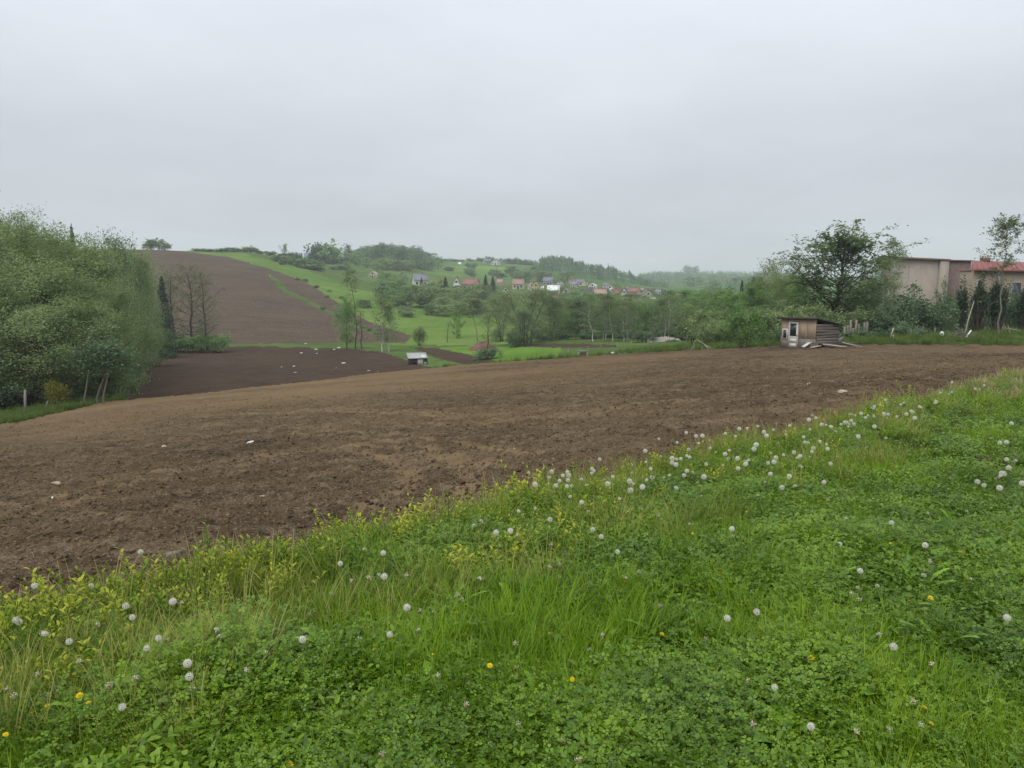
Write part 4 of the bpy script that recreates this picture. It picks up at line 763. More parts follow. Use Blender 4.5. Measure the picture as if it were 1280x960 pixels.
# ---------------------------------------------------------------- the shed
col('ply', (0.38, 0.29, 0.20), var=0.3, scale=2.0, streak=(1, 1, .4)); col('ply_grey', (0.22, 0.185, 0.15), var=0.3, scale=2.0); col('board', (0.155, 0.13, 0.11), var=0.4, scale=2.0, streak=(.3, .3, 4)); col('felt', (0.045, 0.04, 0.04)); col('door_white', (0.62, 0.60, 0.54), var=0.15); col('wood_grey', (0.20, 0.175, 0.15), var=0.4, scale=3); col('wood_pale', (0.46, 0.41, 0.33), var=0.3, scale=3); col('wood_dark', (0.075, 0.06, 0.05), var=0.4); col('sheet_white', (0.66, 0.66, 0.64), var=0.12)
def shed():
    th = R(32); az = math.atan2(at(1010, 57)[0], 57.); g = at(978, 57); vv = np.array([-math.sin(az), -math.cos(az)]); w_ = np.array([math.cos(az), -math.sin(az)])
    nn = math.cos(th)*vv-math.sin(th)*w_; ax = math.cos(th)*w_+math.sin(th)*vv     # outward front normal, and along the front to the right
    rz = math.atan2(ax[1], ax[0]); W, D, H1, H2 = 2.85, 3.0, 2.2, 1.72
    o = thing('shed', 'small weathered wooden shed with a white glazed door at the field edge', 'shed', (g[0], g[1], g[2]-.06), rz)
    # local: x along the front (0..W), y into the depth (0..D), z up
    hb = lambda y: H1+(H2-H1)*y/D
    c = MB()
    for y0 in (.04, D-.04):
        for x0 in (.05, W-.05): c.box((x0, y0, hb(y0)/2), (.1, .1, hb(y0)-.02))
    c.box((W/2, D/2, .05), (W-.2, D-.2, .1)); link('corner_frame', c.mesh('shed_frame', M['wood_dark']), o)
    for x0, x1, z0, z1, m in ((0, .62, .95, H1-.02, 'ply'), (0, .62, 0, .93, 'ply_grey'), (1.46, 2.16, .8, H1-.02, 'ply'), (2.17, W, .8, H1-.02, 'ply'), (1.46, W, 0, .78, 'ply_grey'), (.63, 1.45, 2.02, H1-.02, 'ply')):
        b = MB(); b.box(((x0+x1)/2, -.02, (z0+z1)/2), (x1-x0-.008, .03, z1-z0)); link('panel', b.mesh('shed_panel', M[m]), o)
    d = MB(); d.box((1.04, -.035, 1.0), (.80, .05, 2.0)); do = link('door', d.mesh('shed_door', M['door_white']), o)
    p = MB(); p.box((1.04, -.065, 1.42), (.5, .02, .92)); link('pane', p.mesh('door_pane', M['pane_dark']), do)
    p = MB()
    for z in (.28, .62): p.box((1.04, -.064, z), (.52, .012, .26))
    link('door_panel', p.mesh('door_panel', M['door_white']), do); p = MB(); p.box((1.37, -.075, 1.0), (.04, .04, .14)); link('handle', p.mesh('door_handle', M['wood_dark']), do)
    f = MB(); f.box((.36, -.05, 1.08), (.44, .03, .80)); fo = link('window', f.mesh('shed_window', M['door_white']), o); p = MB(); p.box((.36, -.07, 1.1), (.27, .02, .6)); link('pane', p.mesh('shed_pane', M['pane_dark']), fo)
    for side in (W+.02, -.02):
        z = .02
        for i in range(9):
            hgt = .2; zt_ = min(z+hgt, 2.2); m_ = MB()
            x_ = D*(1 if zt_ <= H2 else max(.05, (H1-zt_)/(H1-H2)))
            m_.box((side+rng.normal(0, .006), x_/2, z+hgt/2-.006), (.03+.012*rng.random(), x_-.02-.06*rng.random(), hgt-.006+.008*rng.normal()), rx=rng.normal(0, .018)); link('plank', m_.mesh('shed_plank', M['board']), o); z += hgt+.003
            if z > 2.15: break
    z = .02
    for i in range(8):
        m_ = MB(); m_.box((W/2, D+.02, z+.1), (W-.02, .03, .19)); link('plank', m_.mesh('shed_plank', M['board']), o); z += .21
    r_ = MB(); v = np.array([(-.22, -.28, H1+.05), (W+.18, -.28, H1+.05), (W+.18, D+.3, H2-.01), (-.22, D+.3, H2-.01)]); r_.add(np.vstack([v, v+[0, 0, .09]]), [(3,2,1,0),(4,5,6,7),(0,1,5,4),(1,2,6,5),(2,3,7,6),(3,0,4,7)])
    ro = link('roof', r_.mesh('shed_roof', M['felt']), o); f = MB(); f.box((W/2-.02, -.3, H1+.08), (W+.4, .03, .16)); link('fascia', f.mesh('shed_fascia', M['wood_dark']), ro)
    return o
shed()
def plank_thing(px, Y, L_, wd, tilt, az, m, label, name='plank', dz=.08, group=None):
    g = at(px, Y); b = MB(); n = 4
    b.box((0, 0, 0), (L_, wd, .035), ry=-tilt); b.v = [v+np.array([0, 0, .004])*np.sin(v[:, :1]*3) for v in b.v]
    o = link(name, b.mesh(name, M[m]), loc=(g[0], g[1], g[2]+dz+abs(math.sin(tilt))*L_/2)); o.rotation_euler = (rng.normal(0, .1), 0, az); return tag(o, label, 'plank', group)
plank_thing(1068, 54, 1.5, .22, -.22, .15, 'sheet_white', 'white board lying tilted in the grass right of the shed')
plank_thing(1046, 54.5, 1.6, .3, -.12, -.3, 'wood_pale', 'pale wide board leaning by the shed corner')
plank_thing(1011, 55.0, .8, .3, .5, .4, 'sheet_white', 'white sheet propped up beside the shed door')
plank_thing(1034, 55, 2.0, .3, -.14, .1, 'wood_dark', 'dark board leaning along the shed side wall')
plank_thing(1058, 56.5, 2.2, .25, -.2, -.5, 'wood_grey', 'grey board on the heap behind the white board')
plank_thing(1050, 57, 1.8, .2, .3, .8, 'wood_grey', 'grey batten standing up from the board heap')
plank_thing(1063, 57.5, 2.4, .22, .05, .2, 'wood_dark', 'dark board at the back of the board heap')
plank_thing(1022, 54.4, .9, .3, .1, .5, 'wood_pale', 'short pale board on the ground between door sheet and shed corner')
def post(px, Y, h, r, m, label, lean=0.0, name='post', group=None, cat='post'):
    g = at(px, Y); b = MB(); b.tube([(0, 0, -.2), (lean*h*.5+.01*rng.normal(), 0, h*.5), (lean*h, .0, h)], [r, r*.95, r*.85], 7, cap=True)
    o = link(name, b.mesh(name, M[m], False), loc=(g[0], g[1], g[2])); o.rotation_euler = (0, 0, rng.normal(0, .3)); return tag(o, label, cat, group)
post(1016.5, 55.2, 1.0, .1, 'wood_grey', 'stout grey stump post at the shed corner')
post(1115, 64, 1.0, .05, 'wood_pale', 'leaning pale post in the weeds right of the boards', .25)
post(1119, 63, .45, .04, 'sheet_white', 'short white stake beside the leaning pale post')
post(1171, 64, .95, .07, 'wood_grey', 'grey post left of the white disc on the verge')
post(1141, 64, .9, .05, 'wood_grey', 'thin grey post under the largest round bush')
post(1267, 62, 1.1, .05, 'wood_grey', 'thin post at the far right of the verge', -.2)
def fence_boards():
    g = at(1072, 66); o = thing('board_fence', 'short fence of upright grey boards behind the board heap', 'fence', g, .2); 
    for i in range(9):
        b = MB(); h = 1.5+.25*rng.normal(); b.box((i*.27-1.1, .02*rng.normal(), h/2-.1), (.2, .03, h), ry=.03*rng.normal()); link('board', b.mesh('fence_board', M['wood_grey']), o)
    b = MB()
    for z in (.35, 1.05): b.box((0, .05, z), (2.5, .05, .09))
    link('rail', b.mesh('fence_rail', M['wood_dark']), o)
fence_boards()
def disc_sign():
    g = at(1180, 60.5); o = thing('white_disc', 'white round disc with a grey centre on a short stake in the verge', 'disc', g, -math.atan2(g[0], g[1]))
    b = MB(); n = 20; a = np.arange(n)*2*math.pi/n
    ring = lambda r, y: np.stack([np.cos(a)*r*.8, np.full(n, y), np.sin(a)*r+.62], 1)
    b.add(np.vstack([ring(.2, -.02), ring(.2, .02), [[0, -.035, .62]], [[0, .02, .62]]]), [(i, (i+1) % n, n+(i+1) % n, n+i) for i in range(n)], [(i, 2*n, (i+1) % n) for i in range(n)]+[(n+(i+1) % n, 2*n+1, n+i) for i in range(n)])
    link('disc', b.mesh('disc_plate', M['sheet_white']), o); b = MB(); b.add(np.vstack([ring(.075, -.05), [[0, -.055, .62]]]), None, [(i, n, (i+1) % n) for i in range(n)]); link('centre', b.mesh('disc_centre', M['roof_grey']), o)
    b = MB(); b.tube([(0, .03, -.2), (0, .035, .6)], .02, 6); link('stake', b.mesh('disc_stake', M['wood_grey']), o)
disc_sign()
def brush_pile(px, Y, w, h, label, n=60):
    g = at(px, Y); o = thing('brush_pile', label, 'brush pile', g); b = MB()
    for i in range(n):
        a = rng.random()*6.28; L_ = w*(.3+.35*rng.random()); c = np.array([rng.normal(0, w*.2), rng.normal(0, w*.14), abs(rng.normal(0, h*.4))+.05]); d = np.array([math.cos(a), math.sin(a), rng.normal(0, .35)])*L_/2
        p = [c-d, c+rng.normal(0, .06, 3), c+d*.9+rng.normal(0, .05, 3)]; p = [np.array([q[0], q[1], max(.02, q[2])]) for q in p]; b.tube(p, [.03*rng.uniform(.5, 1.2), .022, .008], 4)
    link('branches', b.mesh('brush_branches', M['wood_grey']), o, kind='stuff'); m = MB()
    for i in range(16):
        c = np.array([rng.normal(0, w*.2), rng.normal(0, w*.12), .12]); k = 10; a = np.arange(k)*6.28/k; r = (.16+.2*rng.random())*(1+.25*rng.normal(size=k))
        m.add(np.vstack([np.stack([c[0]+np.cos(a)*r, c[1]+np.sin(a)*r, np.full(k, .0)], 1), [c+[0, 0, .25+.2*rng.random()]]]), None, [(j, (j+1) % k, k) for j in range(k)])
    link('litter', m.mesh('brush_litter', M['wood_dark']), o, kind='stuff')
brush_pile(1206, 62, 2.5, .75, 'heap of grey cut branches with a pole leaning out of it')
o = plank_thing(1212, 61.5, 1.1, .14, .85, .3, 'sheet_white', 'white board sticking up from the branch heap', dz=0)
g0 = at(1208, 62); b = MB(); b.tube([(0, 0, 0), (.28, .1, 1.5), (.75, .2, 3.2)], [.055, .045, .02], 6, cap=True); tag(link('leaning_pole', b.mesh('leaning_pole', M['wood_pale']), loc=g0), 'long bare pale pole leaning up out of the branch heap', 'pole')
plank_thing(1270, 70, 1.3, .12, -.2, .1, 'sheet_white', 'white batten lying before the red-edged building', dz=.35)
def dead_branches():
    g = at(881, 62.5); o = thing('dead_branches', 'bare pale fallen branches propped in the grass at the field edge', 'branches', g)
    for P in ([(-.75, 0, 0), (-.8, 0, .75), (-.55, 0, .95)], [(-.5, 0, .95), (.1, .1, .55), (.7, 0, .1)], [(-.4, .1, .85), (.3, .1, .45), (.85, .2, .2)], [(-.15, 0, 0), (-.1, 0, .45)], [(-1, .1, .05), (-.75, .1, .5)], [(.1, .0, .5), (.35, -.1, .25), (.4, -.2, .0)]):
        b = MB(); b.tube(P, np.linspace(.028, .012, len(P)), 5, cap=True); link('branch', b.mesh('dead_branch', M['wood_pale']), o)
dead_branches()

# ---------------------------------------------------------------- in the valley
def hut():
    g = at(522, 112); o = thing('hut', 'low hut with a pale grey roof and white door flap on the valley strip', 'hut', (g[0], g[1], g[2]-.05), -math.atan2(g[0], g[1])+.12)
    b = MB(); b.box((0, .9, .55), (2.7, 1.8, 1.1)); link('wall', b.mesh('hut_wall', M['wood_dark']), o)
    v = np.array([(-1.55, -.35, .95), (1.35, -.35, .98), (1.35, 2.0, 1.62), (-1.55, 2.0, 1.60)]); r_ = MB(); r_.add(np.vstack([v, v+[0, 0, .06]]), [(3,2,1,0),(4,5,6,7),(0,1,5,4),(1,2,6,5),(2,3,7,6),(3,0,4,7)]); col('tin', (0.42, 0.42, 0.42), var=.2, rough=.5)
    ro = link('roof', r_.mesh('hut_roof', M['tin']), o)
    b = MB()
    for x in np.arange(-1.45, 1.3, .3): b.tube([(x, -.36, 1.02), (x, 2.0, 1.68)], .025, 4)
    link('roof_ribs', b.mesh('hut_ribs', M['tin']), ro); b = MB(); b.box((.75, -.06, 1.25), (.75, .05, .6), rx=-.9); link('skylight_sheet', b.mesh('hut_sheet', M['sheet_white']), ro)
    b = MB(); b.box((.28, -.04, .45), (.8, .05, .85)); link('door', b.mesh('hut_door', M['door_white']), o); b = MB(); b.box((-.75, -.03, .5), (.6, .05, .5)); link('opening', b.mesh('hut_opening', M['felt']), o); b = MB(); b.box((1.0, -.05, .2), (.4, .06, .4)); link('panel', b.mesh('hut_panel', M['wall_grey']), o)
hut()
def mound():
    g = at(603, 140); b = MB(); n, k = 28, 9; a = np.arange(n)*2*math.pi/n; V = []
    for j in range(k):
        r = 1-j/(k-1); rr = r*(1+.12*np.sin(a*3+1)+.1*rng.normal(size=n)*.5); V.append(np.stack([np.cos(a)*2.8*rr, np.sin(a)*2.2*rr, 1.35*(1-r**1.7)*(1+.1*rng.normal(size=n))-.12*(j == 0)], 1))
    V = np.concatenate(V); b.add(V, [(j*n+i, j*n+(i+1) % n, (j+1)*n+(i+1) % n, (j+1)*n+i) for j in range(k-1) for i in range(n)]); col('red_earth', (0.17, 0.10, 0.07), var=.4, scale=3)
    tag(link('earth_mound', b.mesh('earth_mound', M['red_earth'], True), loc=g), 'reddish-brown heap of earth at the edge of the green crop plot', 'mound')
mound()
def sheet(px, Y, L_, wd, m, label, name):
    g = at(px, Y); b = MB(); n = 7; x = np.linspace(-L_/2, L_/2, n); V = []
    for xx in x:
        for s, z in ((-.5, .0), (-.25, .28), (.25, .3), (.5, .02)): V.append((xx, s*wd*(1-.5*abs(2*xx/L_)**3), z*(1-.6*abs(2*xx/L_)**2)+.04))
    b.add(V, [(i*4+j, (i+1)*4+j, (i+1)*4+j+1, i*4+j+1) for i in range(n-1) for j in range(3)]); V2 = np.array(V)-[0, 0, .03]; b.add(V2, [(i*4+j, i*4+j+1, (i+1)*4+j+1, (i+1)*4+j) for i in range(n-1) for j in range(3)])
    return tag(link(name, b.mesh(name, M[m], True), loc=g), label, 'sheet')
col('green_sheet', (0.10, 0.14, 0.11), var=.2); sheet(569, 86, 1.15, .7, 'green_sheet', 'dark green upturned tub lying in the grass beyond the ploughed crest', 'upturned_tub'); sheet(579, 88, .8, .5, 'sheet_white', 'pale plastic sheet beside the dark green tub', 'plastic_sheet')
def trestle():
    g = at(729, 77); o = thing('trestle', 'small grey wooden trestle table at the far field edge', 'trestle', g, .1)
    b = MB(); b.box((0, 0, .62), (1.0, .55, .07)); link('table_top', b.mesh('trestle_top', M['roof_grey']), o); b = MB(); b.box((0, 0, .35), (.9, .05, .25)); link('apron', b.mesh('trestle_apron', M['wood_grey']), o)
    for x in (-.42, .42):
        for y in (-.2, .2): b = MB(); b.box((x, y, .3), (.07, .07, .62)); link('leg', b.mesh('trestle_leg', M['wood_pale']), o)
trestle()
def sack(px, Y, s, m, label, name='sack'):
    g = at(px, Y); b = MB(); n, k = 12, 7
    a = np.arange(n)*2*math.pi/n; V = np.concatenate([np.stack([np.cos(a)*s*math.sin(t)*(1+.15*rng.normal(size=n)), np.sin(a)*s*.7*math.sin(t)*(1+.15*rng.normal(size=n)), s*.45*(1-math.cos(t))*np.ones(n)], 1) for t in np.linspace(.15, 3.0, k)])
    b.add(V, [(j*n+i, j*n+(i+1) % n, (j+1)*n+(i+1) % n, (j+1)*n+i) for j in range(k-1) for i in range(n)], [(0, (k-1)*0+i, i+1) for i in range(1, n-1)]+[((k-1)*n, (k-1)*n+i, (k-1)*n+i+1) for i in range(1, n-1)])
    o = link(name, b.mesh(name, M[m], True), loc=(g[0], g[1], g[2]-.03*s)); o.rotation_euler = (0, 0, rng.random()*3); return tag(o, label, name.replace('_', ' '))
sack(767, 78, .34, 'sheet_white', 'white sack lying in the grass right of the trestle'); col('gravel_pale', (0.30, 0.28, 0.25), var=.2)
def bank():
    g = at(832, 128); b = MB(); n, k = 26, 5; x = np.linspace(-3.2, 2.6, n); V = []
    for j, (yy, zz) in enumerate(((-1, -.1), (-.6, .5), (-.1, .85), (.5, .8), (1.2, -.1))): V.append(np.stack([x, yy+.15*rng.normal(size=n), zz*np.sin(np.linspace(.15, 3.0, n))**.5*(1+.12*rng.normal(size=n))], 1))
    b.add(np.concatenate(V), [(j*n+i, j*n+i+1, (j+1)*n+i+1, (j+1)*n+i) for j in range(k-1) for i in range(n-1)]); tag(link('gravel_bank', b.mesh('gravel_bank', M['gravel_pale'], True), loc=g), 'long low pale grey heap under the tallest birch', 'heap')
bank()
def tarp():
    g = at(847, 136); b = MB(); n, k = 9, 6; col('tarp_blue', (0.13, 0.16, 0.22), var=.2); x = np.linspace(-1.3, 1.3, n); V = np.concatenate([np.stack([x, np.full(n, yy), zz+.06*rng.normal(size=n)*(zz > 0)], 1) for yy, zz in ((-.9, 0), (-.75, .9), (-.3, 1.35), (.3, 1.35), (.8, .8), (.95, 0))])
    b.add(V, [(j*n+i, j*n+i+1, (j+1)*n+i+1, (j+1)*n+i) for j in range(k-1) for i in range(n-1)]); tag(link('covered_heap', b.mesh('covered_heap', M['tarp_blue'], True), loc=g), 'grey-blue covered heap behind the tallest birch trunk', 'covered heap')
tarp()
def wire_fence():
    g = at(752, 80); o = thing('wire_fence', 'thin wire fence on slim grey posts beyond the field edge', 'fence', g); P = []
    for px, Y in ((697, 88), (711, 87), (736, 84), (752, 81), (772, 80), (790, 79), (812, 78), (838, 76), (860, 74)):
        q = at(px, Y)-g; P.append(q); b = MB(); b.tube([q-[0, 0, .2], q+[0, 0, 1.35]], .035, 5, cap=True); link('post', b.mesh('fence_post', M['wood_grey']), o)
    for z in (.2, .5, .8, 1.1, 1.3):
        b = MB(); b.tube([q+[0, 0, z] for q in P], .007, 3); link('wire', b.mesh('fence_wire', M['wood_grey']), o)
wire_fence()
for px, Y, m, lab in [(662, 84, 'wood_pale', 'pale stake at the edge of the crop plot'), (628, 86, 'sheet_white', 'white-topped stake left of the pale one at the crop plot')]: post(px, Y, .7, .035, m, lab)
post(22, 50.5, 1.7, .09, 'wood_grey', 'broken pale tree stump at the foot of the left wood', .04, 'stump', cat='stump')
for px, ln, lab in ((118, .3, 'bent pale trunk at the front of the left wood'), (126, .16, 'straighter pale trunk right of the bent one'), (102, .1, 'grey thin trunk left of the bent pale one')):
    g = at(px-2, 53.5); b = MB(); b.tube([(0, 0, -.2), (-.15, 0, .35), (ln*.5, 0, 1.2), (ln*2, .1, 2.2), (ln*3, .3, 3.6)], [.08, .065, .055, .04, .02], 6); o = thing('leaning_tree', lab, 'tree', g); link('trunk', b.mesh('leaning_trunk', M['bark_pale'], True), o)
    c = MB(); leaves(c, np.array([ln*2.5, .2, 3.4])+rng.normal(0, 1, (1500, 3))*[.7, .5, .5], .10, .35+.15*rng.normal(size=1500)); link('crown', c.mesh('leaning_crown', M['leaf_dark']), o)
post(45, 51, .8, .05, 'wood_grey', 'short leaning stake left of the yellow bush', .4)
# pale scraps lying on the soil
def scrap(px, py, s, lab, m='sheet_white', ymin=2, group=None):
    g = pick(px, py, ymin=ymin); 
    if g is None: return
    k = 9; a = np.arange(k)*6.28/k; r = s*(1+.3*rng.normal(size=k)); b = MB(); zz = .04+.05*rng.random(k)
    b.add(np.vstack([np.stack([np.cos(a)*r, np.sin(a)*r*.6, zz*s*4], 1), np.stack([np.cos(a)*r*.9, np.sin(a)*r*.55, -.1*np.ones(k)], 1), [[0, 0, .45*s]]]), [(i, k+i, k+(i+1) % k, (i+1) % k) for i in range(k)], [(i, (i+1) % k, 2*k) for i in range(k)])
    o = link('paper_scrap' if m == 'sheet_white' else 'stone', b.mesh('scrap', M[m]), loc=g); o.rotation_euler = (0, 0, rng.random()*6); tag(o, lab, 'scrap' if m == 'sheet_white' else 'stone', group)
GS = 'pale scraps scattered on the lower field'
for px, py, s in [(382, 430, .3), (395, 437, .35), (418, 437, .25), (424, 434.8, .4), (377, 441.5, .3), (396, 442, .2), (367, 458, .2), (369, 466, .2), (352, 459, .12), (429, 454, .32), (420, 460, .1), (462, 464, .22), (472, 465, .1)]: scrap(px, py, s, 'white scrap lying on the dark lower field', ymin=66, group=GS)
col('stone_pale', (0.42, 0.36, 0.27), var=.25)
for px, py, s, lab, m in [(71, 605, .10, 'pale flat stone, the most visible one on the ploughed field', 'stone_pale'), (205, 559, .12, 'sandy clod lying left of the wheel track curve', 'stone_pale'), (315, 553, .09, 'small white V-shaped scrap on the ploughed field', 'sheet_white'), (66, 622, .03, 'tiny white fleck beside the pale flat stone', 'sheet_white'), (523, 534, .06, 'pale stone on the crest above the wheel track', 'stone_pale'), (330, 622, .06, 'dull pale clod near the grass edge', 'stone_pale'), (220, 693, .06, 'dark grey stone by the grass edge behind the tall dandelion clock', 'wood_grey'), (1054, 491, .14, 'pale flat stone on the right part of the field', 'stone_pale'), (640, 562, .05, 'white scrap on the field under the long crest', 'sheet_white'), (1012, 480, .08, 'pale scrap far out on the right field', 'sheet_white')]: scrap(px, py, s, lab, m)

# ---------------------------------------------------------------- the grass bank at our feet
M['clover'] = leaf_mat('clover_leaf', [(0.07, 0.1409, 0.0039), (0.1199, 0.232, 0.0058), (0.1998, 0.3314, 0.0096)], 0.5, 0.3, 0.42, 0.5, 2.1)
M['blade'] = leaf_mat('grass_blade', [(0.0948, 0.1945, 0.0058), (0.1614, 0.3054, 0.0084), (0.2847, 0.4074, 0.0166)], 0.45, 0.35, 0.5, 0.3, 1.6)
M['weed'] = leaf_mat('weed_leaf', [(0.1063, 0.1992, 0.016), (0.2277, 0.3321, 0.0248), (0.5009, 0.518, 0.0531)], 0.75, 0.4, 0.55, 0.25)
M['edge_blade'] = leaf_mat('edge_blade', [(0.112, 0.1904, 0.0224), (0.224, 0.2912, 0.0392), (0.448, 0.4032, 0.1344)], 0.6, 0.35, 0.6, 0.2, 1.2)
M['verge_blade'] = leaf_mat('verge_blade', [(0.05, 0.095, 0.02), (0.085, 0.15, 0.03), (0.16, 0.2, 0.06)], 0.7, 0.3, 0.7, 0.1, 1.8)
M['dock'] = leaf_mat('dock_leaf', [(0.1258, 0.257, 0.0134), (0.1816, 0.3627, 0.0187), (0.2514, 0.4535, 0.0302)], 0.3, 0.3, 0.45, 0.35)
M['straw'] = leaf_mat('dry_stem', [(0.22, 0.15, 0.08), (0.36, 0.27, 0.15), (0.5, 0.42, 0.28)], 0.4, 0.1, 0.8, 0.15)
M['stem'] = leaf_mat('flower_stem', [(0.14, 0.17, 0.05), (0.2, 0.22, 0.07), (0.28, 0.22, 0.12)], 0.6, 0.1, 0.6, 0.2)
M['pappus'] = leaf_mat('dandelion_down', [(0.68, 0.65, 0.58), (0.83, 0.80, 0.73), (0.90, 0.88, 0.83)], 0.2, 0.35, 0.9, 0.05)
M['petal'] = leaf_mat('yellow_petal', [(0.7, 0.46, 0.005), (0.82, 0.62, 0.01), (0.88, 0.72, 0.04)], 0.3, 0.2, 0.6, 0.2)
M['crumb'] = soil_mat('soil_crumb', (0.05, 0.037, 0.025), (0.10, 0.075, 0.05), (0.19, 0.145, 0.10), (0.19, 0.132, 0.075), 3.0, 30.0)

def leaf_blade(mb, base, az, el, L_, w, seg, tone, bend=0.6, fold=0.15, lobes=0):
    """one leaf: a strip of quads with a midrib fold, bending over along its length"""
    t = np.linspace(0, 1, seg+1); e = el-bend*t**1.3; ds = L_/seg; h = np.cumsum(np.r_[0, np.cos(e[:-1])*ds]); z = np.cumsum(np.r_[0, np.sin(e[:-1])*ds])
    pr = w*(np.sin(np.pi*np.clip(t*.88+.10, 0, 1))**.8) if not lobes else w*(.25+.75*t)*np.sin(np.pi*np.clip(t*.9+.08, 0, 1))**.5*(1-.45*(np.arange(seg+1) % 2))
    pr[-1] = 0.002*0+w*.05; c, s_ = math.cos(az), math.sin(az); m = np.stack([base[0]+c*h, base[1]+s_*h, base[2]+z], 1); sd = np.array([-s_, c, 0])
    V = np.concatenate([m+sd*pr[:, None]+[0, 0, 1]*(pr*fold)[:, None], m, m-sd*pr[:, None]+[0, 0, 1]*(pr*fold)[:, None]]); n = seg+1
    mb.add(V, [(i, n+i, n+i+1, i+1) for i in range(seg)]+[(n+i, 2*n+i, 2*n+i+1, n+i+1) for i in range(seg)], tone=tone)
def p_clover(rad, n, sz, hmin, hmax):
    mb = MB()
    for i in range(n):
        r = rad*math.sqrt(rng.random()); a = rng.random()*6.28; x, y = r*math.cos(a), r*math.sin(a); z = hmin+(hmax-hmin)*rng.random()*(1-.4*r/rad); t0 = rng.random()*6.28; sc = sz*(.6+.7*rng.random()); tone = .5+.22*rng.normal(); tx, ty_ = rng.normal(0, .25, 2)
        for k in range(3):
            b = t0+k*2.094; V = []
            for (u, v) in ((.08, 0), (.5, .42), (1.0, .36), (.9, 0), (1.0, -.36), (.5, -.42)):
                X_ = (u*math.cos(b)-v*math.sin(b))*sc; Y_ = (u*math.sin(b)+v*math.cos(b))*sc; V.append((x+X_, y+Y_, z+X_*tx+Y_*ty_+abs(v)*sc*.25-.12*u*sc))
            mb.add(V, [(0, 1, 2, 3), (0, 3, 4, 5)], tone=float(np.clip(tone+.05*rng.normal(), 0, 1)))
    return mb.mesh('clover', M['clover'])
def p_herb(rad, n, L_, w):
    mb = MB()
    for i in range(n):
        r = rad*math.sqrt(rng.random()); a = rng.random()*6.28; leaf_blade(mb, (r*math.cos(a), r*math.sin(a), .01+.05*rng.random()), rng.random()*6.28, .2+.8*rng.random(), L_*(.5+.8*rng.random()), w*(.6+.8*rng.random()), 3, float(np.clip(.5+.22*rng.normal(), 0, 1)), .9)
    return mb.mesh('herb', M['clover'])
def p_tuft(rad, n, hl, w, mat='blade', spread=.5, tone0=.5):
    mb = MB()
    for i in range(n):
        r = rad*math.sqrt(rng.random()); a = rng.random()*6.28; L_ = hl*(.45+.75*rng.random()); az = a+rng.normal(0, .8); el = 1.5-spread*rng.random(); t = np.linspace(0, 1, 5); e = el-(.3+1.1*rng.random())*t**1.5
        h = np.cumsum(np.r_[0, np.cos(e[:-1])*L_/4]); z = np.cumsum(np.r_[0, np.sin(e[:-1])*L_/4]); ww = w*(1-t**1.6)*.5+.0003; c, s_ = math.cos(az), math.sin(az)
        m = np.stack([r*math.cos(a)+c*h, r*math.sin(a)+s_*h, z], 1); sd = np.array([-s_, c, 0])*ww[:, None]
        mb.add(np.concatenate([m-sd, m+sd]), [(k, k+5, k+6, k+1) for k in range(4)], tone=float(np.clip(tone0+.22*rng.normal(), 0, 1)))
    return mb.mesh('tuft', M[mat])
def p_weed(h, n, stems):
    mb = MB()
    for s_ in range(stems):
        x, y = rng.normal(0, .05, 2); ln = rng.normal(0, .07, 2); H_ = h*(.6+.5*rng.random()); mb.tube([(x, y, 0), (x+ln[0]*.5, y+ln[1]*.5, H_*.5), (x+ln[0], y+ln[1], H_)], [.003, .0025, .0015], 4, tone=.3); tb = .5+.15*rng.normal()
        for i in range(n):
            f = .15+.85*(i+rng.random())/n; leaf_blade(mb, (x+ln[0]*f, y+ln[1]*f, H_*f), i*2.4+rng.random(), .7-.5*(1-f)+.3*rng.random(), h*.19*(1.15-.6*f)*(.7+.6*rng.random()), h*.042*(1.1-.5*f), 3, float(np.clip(tb-.15+.4*f+.1*rng.normal(), 0, 1)), .9)
    return mb.mesh('weed', M['weed'])
def p_straw(n, L_):
    mb = MB()
    for i in range(n):
        x, y = rng.normal(0, .08, 2); a = rng.random()*6.28; l = L_*(.5+.8*rng.random()); k = rng.random(); e0 = .3+1.1*rng.random(); t = np.linspace(0, 1, 5); e = e0-2.6*k*t**1.4; hh = np.cumsum(np.r_[0, np.cos(e[:-1])*l/4]); z = np.maximum(.015, np.cumsum(np.r_[0.02, np.sin(e[:-1])*l/4]))
        mb.tube(np.stack([x+math.cos(a)*hh, y+math.sin(a)*hh, z], 1), np.linspace(.0019, .0010, 5), 4, tone=float(np.clip(.5+.25*rng.normal(), 0, 1)))
    return mb.mesh('straw', M['straw'])
def p_clod(sub):
    import bmesh
    bm = bmesh.new(); bmesh.ops.create_icosphere(bm, subdivisions=sub, radius=1); me = bpy.data.meshes.new('clod'); o = rng.normal(0, 9, 2)
    for v in bm.verts: c = v.co; f = 0.55+.9*float(vn(np.array([c.x*1.6+o[0]+c.z]), np.array([c.y*1.6+o[1]-c.z]), 3)[0]); c *= f; c.z *= .62
    bm.to_mesh(me); bm.free(); me.materials.append(M['crumb']); return me
def protos(name, meshes):
    c = bpy.data.collections.new(name)
    for m in meshes: c.objects.link(bpy.data.objects.new(m.name, m))
    return c
